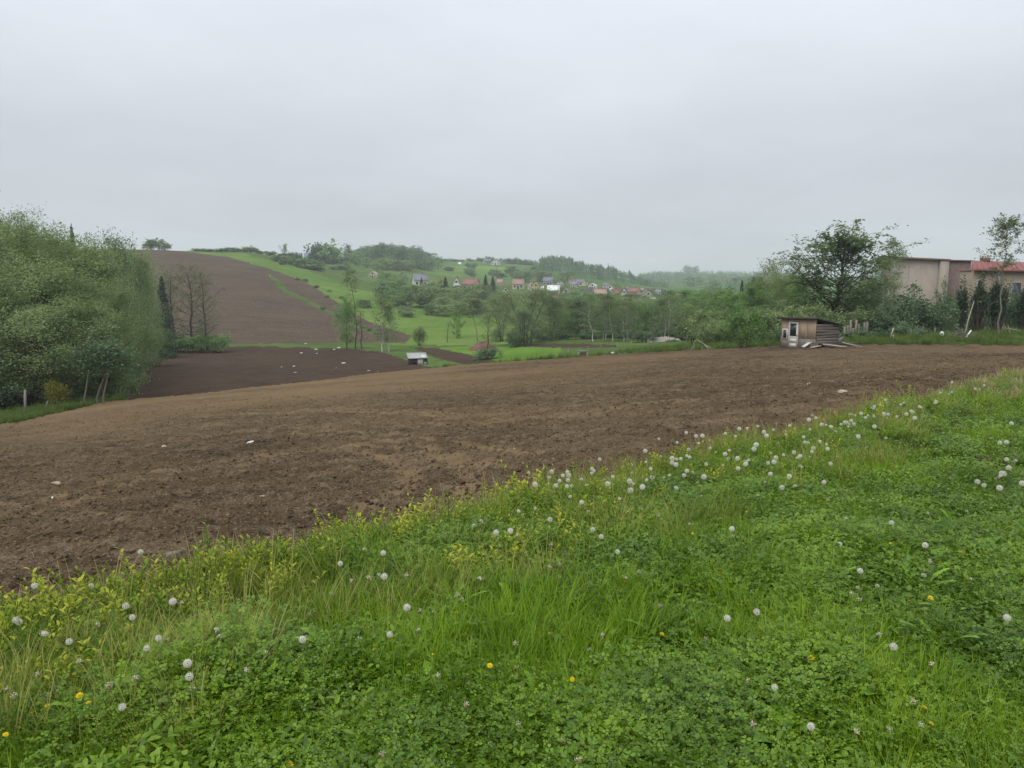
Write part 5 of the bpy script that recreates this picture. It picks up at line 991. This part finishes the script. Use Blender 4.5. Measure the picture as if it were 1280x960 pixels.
def scatter(name, label, P, coll, scl, mat=None, tilt=.15):
    n = len(P); me = bpy.data.meshes.new(name); me.vertices.add(n); me.vertices.foreach_set('co', P.astype(np.float32).ravel())
    a = me.attributes.new('scl', 'FLOAT', 'POINT'); a.data.foreach_set('value', scl.astype(np.float32))
    r = np.stack([rng.normal(0, tilt, n), rng.normal(0, tilt, n), rng.random(n)*6.28], 1); a = me.attributes.new('rot', 'FLOAT_VECTOR', 'POINT'); a.data.foreach_set('vector', r.astype(np.float32).ravel())
    a = me.attributes.new('idx', 'INT', 'POINT'); a.data.foreach_set('value', rng.integers(0, len(coll.objects), n).astype(np.int32))
    o = link(name, me, kind='stuff'); o['label'] = label
    ng = bpy.data.node_groups.new(name, 'GeometryNodeTree'); ng.interface.new_socket('Geometry', in_out='INPUT', socket_type='NodeSocketGeometry'); ng.interface.new_socket('Geometry', in_out='OUTPUT', socket_type='NodeSocketGeometry')
    gi, go = N(ng, 'NodeGroupInput'), N(ng, 'NodeGroupOutput'); ip = N(ng, 'GeometryNodeInstanceOnPoints'); ci = N(ng, 'GeometryNodeCollectionInfo'); ci.inputs['Collection'].default_value = coll; ci.inputs['Separate Children'].default_value = True; ci.inputs['Reset Children'].default_value = True
    def na(nm, ty): q = N(ng, 'GeometryNodeInputNamedAttribute', data_type=ty); q.inputs['Name'].default_value = nm; return q.outputs['Attribute']
    e2r = N(ng, 'FunctionNodeEulerToRotation'); L = ng.links.new; L(na('rot', 'FLOAT_VECTOR'), e2r.inputs[0]); L(gi.outputs[0], ip.inputs['Points']); L(ci.outputs[0], ip.inputs['Instance']); ip.inputs['Pick Instance'].default_value = True
    L(na('idx', 'INT'), ip.inputs['Instance Index']); L(e2r.outputs[0], ip.inputs['Rotation']); L(na('scl', 'FLOAT'), ip.inputs['Scale']); L(ip.outputs[0], go.inputs[0])
    md = o.modifiers.new('scatter', 'NODES'); md.node_group = ng; return o
def spread(n, ymin, ymax, cond, near=1.6, half=0.80, pad=1.2):
    """n ground points, thinning with distance, kept where cond(X, Y, edge distance) says"""
    Y = 1/(1/ymax+(1/ymin-1/ymax)*rng.random(n)**near); X = (rng.random(n)*2-1)*(half*Y+pad); e = edge(X, Y); k = cond(X, Y, e)
    X, Y = X[k], Y[k]; return np.stack([X, Y, Z(X, Y)], 1), e[k]
# patches of the sward: where clover, where grass, where nothing grows
patch = lambda X, Y: fbm(X*.55, Y*.55, 71, 3)
BARE = [pick(*q) for q in ((1230, 800), (1075, 905), (940, 752), (430, 888), (1205, 842), (690, 735), (1000, 700))]
def bare(X, Y): return np.min([np.hypot(X-b[0], (Y-b[1])*.8)-.11 for b in BARE], 0) > 0
cl = protos('clover_patches', [p_clover(.15, 150, .0078, .015, .08), p_clover(.15, 170, .0066, .01, .055), p_clover(.13, 110, .0095, .02, .095)])
hb = protos('herb_patches', [p_herb(.14, 75, .030, .0055), p_herb(.14, 55, .04, .007), p_herb(.12, 80, .022, .0055)])
tf = protos('grass_tufts', [p_tuft(.07, 42, .12, .0036), p_tuft(.06, 36, .16, .0034), p_tuft(.09, 50, .085, .0038)])
tw = protos('weeds_at_the_edge', [p_weed(.22, 15, 5), p_weed(.17, 13, 6), p_weed(.27, 18, 4)])
tg = protos('tall_grass', [p_tuft(.10, 40, .27, .0045, 'edge_blade', .5, .5), p_tuft(.09, 36, .21, .0045, 'edge_blade', .6, .6), p_tuft(.10, 30, .30, .004, 'edge_blade', .5, .75)])
sw = protos('dry_stems', [p_straw(1, .26), p_straw(2, .2), p_straw(2, .14), p_straw(1, .3), p_straw(1, .18)])
P, e = spread(26000, 1.7, 30, lambda X, Y, e: (e < -.08) & bare(X, Y) & (patch(X, Y)+.2*rng.random(len(X)) > .53), 1.0)
scatter('clover', 'low clover carpet of the grass bank', P, cl, (.6+.9*rng.random(len(P))**1.5)*(.7+.7*vn(P[:, 0]*1.7, P[:, 1]*1.7, 83))+.02*P[:, 1], tilt=.3)
P, e = spread(15000, 1.7, 34, lambda X, Y, e: (e < -.02) & bare(X, Y) & (patch(X+31, Y) > .42), 1.0)
scatter('ground_herbs', 'small broad leaves mixed into the grass bank', P, hb, .7+.7*rng.random(len(P))+.02*P[:, 1])
P, e = spread(34000, 1.7, 60, lambda X, Y, e: (e < .05) & bare(X, Y) & (fbm(X*1.1, Y*1.1, 77, 3)+.35*rng.random(len(X)) > .57), 1.0)
scatter('grass', 'green grass tufts of the bank', P, tf, (.45+.6*rng.random(len(P)))*(.6+.95*vn(P[:, 0]*.9, P[:, 1]*.9, 84))*(1+.012*P[:, 1]))
P, e = spread(9000, 2.5, 60, lambda X, Y, e: (e < .22) & (e > -.8-.5*rng.random(len(X))) & (rng.random(len(X)) < .75*np.exp(e*1.6)*np.clip(3*vn(X*1.6, Y*1.6, 81)-.6, .1, 1)) & (rng.random(len(X)) < np.where(X < 2.5, 1, .4)), .9)
scatter('edge_weeds', 'yellow-green leafy weeds along the ploughed edge', P, tw, (.55+.65*rng.random(len(P))))
P, e = spread(16000, 2.5, 70, lambda X, Y, e: (e < .15) & (e > -1.5) & (rng.random(len(X)) < np.where(X < -.5, .3, .9)*np.exp(e*.8)*np.clip(2.6*vn(X*1.3, Y*1.3, 82)-.4, .1, 1)), .9)
scatter('edge_grass', 'taller pale grass along the ploughed edge', P, tg, (.5+.6*rng.random(len(P))))
P, e = spread(4600, 2.2, 40, lambda X, Y, e: (e < .1) & (rng.random(len(X)) < np.exp(np.minimum(0, e)*.8)), .9)
scatter('dry_stems', 'dry straw-coloured stems in the grass bank', P, sw, .5+.7*rng.random(len(P)))
P, e = spread(6000, 12, 45, lambda X, Y, e: (e < .1) & (e > -1.6) & (X > 6) & (rng.random(len(X)) < sstep(6, 12, X)), .9)
scatter('dry_grass', 'straw-coloured dead grass strip at the right end of the bank', P, protos('dead_tufts', [p_tuft(.12, 40, .2, .006, 'straw', .9)]), .7+.6*rng.random(len(P)))
# tilth: loose clods and crumbs, straw flecks
cd = protos('clods', [p_clod(2), p_clod(2), p_clod(1), p_clod(1)])
P, e = spread(150000, 3.2, 46, lambda X, Y, e: (e > .12) & (Y < 45) & ((ontrack(X, Y) > .5+.9*rng.random(len(X))) | (rng.random(len(X)) < .2)), 1.0, .78, .5)
P[:, 2] += tilth(P[:, 0], P[:, 1])*sstep(0, .5, e)-.004; scatter('soil_clods', 'loose crumbly clods of the ploughed field', P, cd, np.clip(.005+.018*rng.random(len(P))**4+.0005*P[:, 1], 0, .032), tilt=.5)
fl = MB(); 
for i in range(2): fl.tube([rng.normal(0, .02, 3)*[1, 1, .2], rng.normal(0, .03, 3)*[1, 1, .1]+[0, 0, .006]], .0018, 4, tone=.55)
P, e = spread(2600, 3.5, 40, lambda X, Y, e: (e > .1) & (Y < 40), 1.0, .78, .5); P[:, 2] += tilth(P[:, 0], P[:, 1])*sstep(0, .5, e)+.004
scatter('stubble_flecks', 'pale flecks of old straw in the ploughed soil', P, protos('flecks', [fl.mesh('fleck', M['straw'])]), .3+.5*rng.random(len(P))+.02*P[:, 1])
# rough grass of the verges farther off
vg = protos('verge_tufts', [p_tuft(.30, 60, .5, .022, 'verge_blade', .8), p_tuft(.4, 60, .3, .022, 'verge_blade', 1.0), p_tuft(.22, 50, .8, .018, 'verge_blade', .5, .62)])
def verge(n, px0, px1, f0, f1, label, name, sc):
    px = px0+(px1-px0)*rng.random(n); yf = np.interp(px, *YFAR); Y = yf*(f0+(f1-f0)*rng.random(n)); X = .994*(px-640)/F*Y; keep = edge(X, Y) > .3
    P = np.stack([X, Y, Z(X, Y)], 1)[keep]; scatter(name, label, P, vg, sc*(.4+.7*rng.random(len(P)))*(.5+1.0*vn(P[:, 0]*.35, P[:, 1]*.35, 91)))
verge(4600, 800, 1340, .975, 1.32, 'rough grass of the verge behind the field', 'verge_grass', .8)
verge(1500, -40, 150, 1.0, 1.18, 'grass strip at the foot of the left wood', 'wood_edge_grass', .7)
verge(1500, 540, 820, 1.0, 1.25, 'grass beyond the crest of the field', 'valley_grass', .8)

# ---------------------------------------------------------------- dandelions and other flowers, one by one
def m_clock(n, r, half=False):
    mb = MB(); c = np.array([0, 0, 0.]); i = np.arange(n)+.5; ph = np.arccos(1-2*i/n); th = i*2.39996; D = np.stack([np.cos(th)*np.sin(ph), np.sin(th)*np.sin(ph), np.cos(ph)], 1); D += rng.normal(0, .05, D.shape)
    if half: D = D[(D[:, 2] > -.2) & (D[:, 0] > -.25)]
    D /= np.linalg.norm(D, axis=1)[:, None]
    for d in D:
        a = np.cross(d, [.3, .5, .8]); a /= np.linalg.norm(a); b = np.cross(d, a); t = d*r*(.92+.12*rng.random()); w = .0004
        V = [d*.004+a*w, d*.004-a*w, t*.86-a*w, t*.86+a*w]; mb.add(V, [(0, 1, 2, 3)], tone=.3)
        k0 = rng.random()*6.28
        for k in range(5):
            g = k0+k*1.2566; q = (a*math.cos(g)+b*math.sin(g)); s_ = (b*math.cos(g)-a*math.sin(g))*.0008; tip = t+q*r*.24; mb.add([t*.86-s_, t*.86+s_, tip+s_*.6, tip-s_*.6], [(0, 1, 2, 3)], tone=.6+.2*rng.random())
    return mb.mesh('dandelion_down', M['pappus'])
def m_ball(r, mat, zs=1.0, n=8, k=5, zc=0.0):
    mb = MB(); a = np.arange(n)*2*math.pi/n; V = np.concatenate([np.stack([np.cos(a)*r*math.sin(t), np.sin(a)*r*math.sin(t), zc+r*zs*math.cos(t)*np.ones(n)], 1) for t in np.linspace(.12, 3.02, k)])
    mb.add(V, [(j*n+i, (j+1)*n+i, (j+1)*n+(i+1) % n, j*n+(i+1) % n) for j in range(k-1) for i in range(n)]); return mb.mesh('flower_base', M[mat], True)
def m_stem(lean):
    mb = MB(); t = np.linspace(0, 1, 6); mb.tube(np.stack([lean*t**2, .3*lean*np.sin(t*3), t], 1), np.linspace(.0026, .0020, 6), 6, tone=.4); m = mb.mesh('flower_stem', M['stem'], True); m['tip'] = [float(lean), float(.3*lean*math.sin(3.0))]; return m
def m_yellow(r):
    mb = MB()
    for ring, (n, f, el) in enumerate(((16, 1, .25), (14, .75, .6), (10, .45, .95))):
        for i in range(n): leaf_blade(mb, (0, 0, .002*ring), i*6.283/n+rng.normal(0, .1), el, r*f, r*.16, 2, float(np.clip(.5+.2*rng.normal(), 0, 1)), .3)
    return mb.mesh('yellow_flower_head', M['petal'])
CLK = [m_clock(84, .0165), m_clock(64, .0155), m_clock(92, .0180), m_clock(52, .016)]; HALF = [m_clock(64, .0155, True), m_clock(40, .0150, True)]
CORE = m_ball(.005, 'straw'); BUD = m_ball(.007, 'stem', 1.3); SPENT = [m_clock(16, .012, True), m_clock(26, .013, True), m_clock(10, .011)]; DISC = m_ball(.0075, 'straw', .5); STEM = [m_stem(.0), m_stem(.05), m_stem(-.07), m_stem(.12)]; YEL = [m_yellow(.019), m_yellow(.016)]
PLACED = []
def flower(px, py, kind, label, group, h=None, sc=1.0):
    if h is None: h = {'clock': .17+.13*rng.random(), 'half': .14+.12*rng.random(), 'spent': .10+.14*rng.random(), 'yellow': .09+.08*rng.random()}[kind]
    g = pick(px, py, h)
    if g is None or edge(g[0], g[1]) > .6: return None
    o = thing('dandelion_clock' if kind in ('clock', 'half') else 'spent_dandelion' if kind == 'spent' else 'yellow_flower', label, 'dandelion' if kind != 'yellow' else 'flower', g, rng.random()*6.28, group)
    st = STEM[int(rng.integers(len(STEM)))]; s_ = link('stem', st, o); s_.scale = (h, h, h) if h > .12 else (1, 1, h); k = s_.scale[0]
    tip = (st['tip'][0]*k, st['tip'][1]*k, h)
    if kind in ('clock', 'half'):
        me = (CLK if kind == 'clock' else HALF); q = link('seed_head', me[int(rng.integers(len(me)))], o, tip); q.scale = (sc,)*3; q.rotation_euler = tuple(rng.normal(0, .5, 3)); link('core', CORE, q)
    elif kind == 'spent': q = link('flower_head', SPENT[int(rng.integers(3))], o, tip); q.scale = (.8*sc+.4*rng.random(),)*3; q.rotation_euler = tuple(rng.normal(0, .6, 3)); link('disc', DISC, q); link('bract', BUD, q, (0, 0, -.006))
    else: q = link('flower_head', YEL[int(rng.integers(2))], o, tip); q.scale = (sc*(.7+.5*rng.random()),)*3; q.rotation_euler = tuple(rng.normal(0, .35, 3)); link('bract', BUD, q, (0, 0, -.008)).scale = (.7,)*3
    PLACED.append((px, py)); return o
NAMED = {(171, 689): 'tall dandelion clock standing against the bare soil near the yellow-green weeds', (918, 507): 'dandelion clock standing highest of all against the dark far soil', (240, 845): 'large shaggy dandelion clock on a thick stem leaning among dry stems', (1073, 712): 'round dandelion clock with a dark centre above a flat tangle of white flowers',
         (1260, 771): 'dense round dandelion clock nearest the right border of the lawn', (1110, 808): 'flat-topped dandelion clock above a bare patch of earth', (378, 800): 'small neat dandelion clock alone over the clover', (110, 733): 'dandelion clock on the soil edge right of a pale double one', (506, 759): 'dandelion clock at the end of an arching dry stem', (937, 764): 'dandelion clock with a dark middle beside a nodding half-blown one',
         (775, 542): 'lonely dandelion clock against the soil at the middle of the edge', (881, 524): 'upper one of two dandelion clocks one above the other against the soil', (20, 775): 'dandelion clock at the leftmost end of the bank', (1113, 654): 'flattened dandelion clock on a straight stem in the smooth lawn'}
CL = [(171,689),(42,731),(37,727),(110,733),(20,775),(24,778),(162,760),(168,771),(219,753),(198,798),(184,812),(92,803),(66,790),(270,788),(378,800),(240,845),(147,887),(235,831),(453,687),(473,690),(424,702),(480,718),(476,722),(506,759),(592,723),(619,665),(645,670),(685,708),(770,690),(490,790),(1053,681),(1073,712),(1160,682),(1113,654),(1158,722),(1260,771),(937,764),(918,773),(1110,808),(978,858),(1012,907),(685,590),(666,606),(692,607),(653,640),(593,658),(601,654),(640,664),(918,507),(881,524),(879,533),(775,542),(798,548),(842,540),(856,541),(907,542),(760,562),(757,566),(803,563),(870,545),(878,545),(711,590),(713,594),(734,608),(762,605),(790,602),(788,613),(711,621),(773,624),(732,628),(803,609),(815,596),(841,573),(844,578),(851,573),(845,581),(862,562),(668,636),(688,649),(741,662),(744,671),(841,596),(846,610),(850,594),(880,596),(913,535),(923,536),(934,536),(948,533),(955,540),(958,545),(943,556),(939,561),(905,567),(909,573),(919,573),(934,581),(924,586),(945,556),(965,567),(970,572),(969,578),(963,593),(914,662),(917,671),(981,610),(993,608),(992,565),(998,570),
      (1107,500),(1011,525),(1016,520),(1020,523),(1027,531),(1036,533),(1063,517),(1075,517),(1068,520),(1068,530),(1050,531),(1056,528),(1060,528),(1064,526),(1043,540),(1091,511),(1095,508),(1104,517),(1110,518),(1106,520),(1129,504),(1126,506),(1141,515),(1150,508),(1168,504),(1145,523),(1089,533),(1073,546),(1012,555),(1016,560),(1010,553),(1025,552),(1036,556),(1040,580),(989,565),(996,573),(1175,491),(1185,493),(1188,490),(1219,486),(1225,487),(1231,482),(1191,478),(1168,501),(1172,502),(1148,510),(1139,514),(1133,518),(1121,521),(1263,529),(1258,553),(1250,554),(1255,574),(1268,577),(1261,585),(1253,592),(1251,596),(1222,602),(1230,607),(1275,605),(1251,610),(1256,593),(1000,583),(985,596),(1030,603)]
def clock_label(px, py, kind):
    w = 'half-blown dandelion clock ' if kind == 'half' else 'full round dandelion clock '
    if py > 700 and px < 130: return w+'in the grass at the left border of the bank'
    if px < 330: return w+'in the clover below the yellow-green weeds'
    if px < 560: return w+'in the tall stems below the wheel track end'
    if px > 1180 and py > 520: return w+'in the scattered group at the right border'
    if py > 640: return w+'in the smooth lawn away from the soil'
    if px < 700: return w+'at the soil edge right of the yellow-green weeds'
    if px < 830: return w+'in the loose band along the middle soil edge'
    if px < 930: return w+'in the dense band before the tallest clock against the soil'
    if px < 1080: return w+'in the thickest cluster along the right soil edge'
    return w+'on the pale dry strip at the far right soil edge'
for px, py in CL:
    kd = 'clock' if rng.random() < .72 or (px, py) in NAMED else 'half'
    flower(px, py, kd, NAMED.get((px, py)) or clock_label(px, py, kd), 'dandelion clocks' if (px, py) not in NAMED else 'dandelion clocks that stand out', sc=(1.15 if (px, py) in NAMED else .9+.3*rng.random())*(1.12 if py < 620 else .84 if py < 700 else .8))
for i in range(75):
    t = rng.random(); px = 640+520*t; py = 600-95*t+rng.normal(0, 14)+10
    kd = 'clock' if rng.random() < .6 else 'half'; flower(px, py, kd, clock_label(px, py, kd), 'dandelion clocks', sc=.7+.35*rng.random())
SP = [(282,793),(130,856),(12,800),(445,727),(458,729),(533,731),(527,761),(539,767),(510,718),(573,742),(574,749),(571,667),(452,797),(588,881),(737,811),(666,853),(618,926),(732,950),(475,940),(800,713),(818,658),(862,655),(1080,737),(1089,734),(1153,760),(1142,878),(1064,916),(895,840),(1101,796),(1170,830),(50,795),(70,726),(65,735),(200,878),(205,800),(230,755),(120,780),(60,870),(240,860),(160,850),(300,840),(520,790),(700,705),(740,650),(700,720),(580,690),(560,700),(1065,743),(1075,748),(930,850),(940,905),(1120,920),(1015,640),(1040,620),(1100,720),(1200,720),(1170,700),(1210,640),(1180,650),(780,720),(830,760),(760,790),(860,810),(640,800),(820,890),(545,845),(650,905),(700,930),(1080,870),(1160,900),(1050,800),(40,840),(100,830),(20,870),(0,860),(330,820),(360,760),(400,780),(420,745),(1240,600),(1210,600),(1265,640),(1060,650),(1140,600),(1160,560),(1180,540),(1050,570),(1080,560),(960,600),(950,620),(880,620),(870,600),(820,640),(780,640),(740,640),(720,650),(690,680),(660,690),(620,700)]
for px, py in SP: flower(px+rng.normal(0, 3), py+rng.normal(0, 2), 'spent', 'pale spent dandelion head '+('at the left border of the bank' if px < 130 else 'in the left clover among dry stems' if px < 420 else 'along the soil edge' if py < 660 and px < 1000 else 'in the lower lawn near the dock plants' if px < 760 else 'in the smooth right lawn' if px < 1130 else 'at the right border of the lawn'), 'spent dandelions')
YL = [(198,752),(102,870),(50,892),(40,893),(49,880),(115,880),(5,916),(349,935),(219,867),(48,831),(120,862),(285,736),(415,688),(423,690),(405,686),(410,691),(419,685),(400,692),(568,685),(646,685),(573,766),(687,793),(772,752),(709,849),(728,851),(483,811),(1163,748),(1137,752),(1086,766),(1014,823),(965,833),(1155,885),(1171,906),(1090,702),(930,680),(1114,679),(1127,680),(893,636),(929,632),(995,623),(866,668),(330,790),(270,680),(290,695),(310,690),(340,700),(350,672),(1240,640),(1060,612),(930,640),(985,640),(1028,625),(470,800),(540,820),(610,830),(820,800),(900,720),(1060,690),(1200,690),(1220,740)]
YN = {(102, 870): 'brightest yellow flower in the left corner, amid pale spent heads', (349, 935): 'yellow flower low in the clover near the bottom, alone', (1163, 748): 'largest yellow flower on the right lawn, by the big leaf rosette', (965, 833): 'yellow flower left of an orange-yellow one over the clover', (1014, 823): 'orange-yellow flower over the clover of the lawn', (893, 636): 'yellow flower below the white clocks in the middle grass', (687, 793): 'yellow flower in the clover of the middle lawn'}
for px, py in YL: flower(px, py, 'yellow', YN.get((px, py)) or ('small yellow flower in the leafy weeds by the soil edge' if py < 705 and px < 560 else ('small yellow flower in the bottom left corner' if px < 130 else 'small yellow flower in the left clover' if px < 480 else 'small yellow flower in the middle lawn' if px < 860 else 'small yellow flower in the right lawn')), 'yellow flowers' if (px, py) not in YN else 'yellow flowers that stand out', sc=.95 if (px, py) in YN else .62)
# rosettes of broad leaves
def m_rosette(n, L_, w, lobes):
    out = []
    for i in range(n):
        mb = MB(); leaf_blade(mb, (0, 0, .01), i*2.4+rng.normal(0, .25), .55+.5*rng.random(), L_*(.65+.5*rng.random()), w*(.7+.5*rng.random()), 9 if lobes else 6, float(np.clip(.5+.2*rng.normal(), 0, 1)), .9, .25, lobes); out.append(mb.mesh('rosette_leaf', M['dock']))
    return out
ROS = [m_rosette(9, .22, .026, 1), m_rosette(11, .18, .022, 1), m_rosette(7, .19, .036, 0), m_rosette(8, .16, .03, 0)]
for px, py, k, lab in [(525, 838, 2, 'broad-leaved dock plant in the clover of the lower middle'), (833, 698, 1, 'bright yellow-green leafy clump in the middle lawn'), (545, 875, 3, 'smaller dock plant just below the broad-leaved one'), (1172, 818, 0, 'big dark leaf rosette above a bare patch on the right lawn'), (1145, 752, 0, 'upright leaf rosette under the largest yellow flower'), (1245, 720, 1, 'leaf rosette at the right border of the lawn'), (1095, 885, 2, 'dock plant beside the bare patch at the bottom of the lawn'), (985, 950, 2, 'dock plant cut by the bottom edge of the view'), (830, 812, 1, 'leaf rosette in the clover right of the middle'), (215, 845, 3, 'leafy plant at the foot of the shaggy dandelion clock'), (310, 880, 3, 'round-leaved plant in the left clover'), (1215, 700, 2, 'yellowish dock plant right of the lawn middle'), (560, 780, 0, 'leaf rosette above the dock plants'), (120, 905, 1, 'leaf rosette in the bottom left corner'), (760, 870, 3, 'small broad-leaved plant in the lower lawn'), (1030, 740, 0, 'leaf rosette under the flat tangle of white flowers'), (680, 905, 1, 'leaf rosette near the bottom middle'), (905, 870, 3, 'small broad-leaved plant under a spent head'), (735, 900, 2, 'narrow dock plant near the bottom middle'), (420, 830, 0, 'leaf rosette left of the dock plants'), (1190, 660, 0, 'flat leaf rosette in the smooth lawn'), (640, 770, 1, 'leaf rosette in the middle of the lawn')]:
    g = pick(px, py)
    o = thing('dock_plant' if k > 1 else 'leaf_rosette', lab, 'plant', g, rng.random()*6.28)
    o.scale = (.9+.3*rng.random(),)*3
    for m in ROS[k]: link('leaf', m, o)
g = pick(440, 890); b = MB(); b.tube([(-.16, -.01, .02), (-.02, .01, .035), (.17, .0, .02)], [.006, .006, .004], 6, cap=True); tag(link('dry_stick', b.mesh('dry_stick', M['straw']), loc=g), 'dry stick lying on the bare patch at the lower left', 'stick')
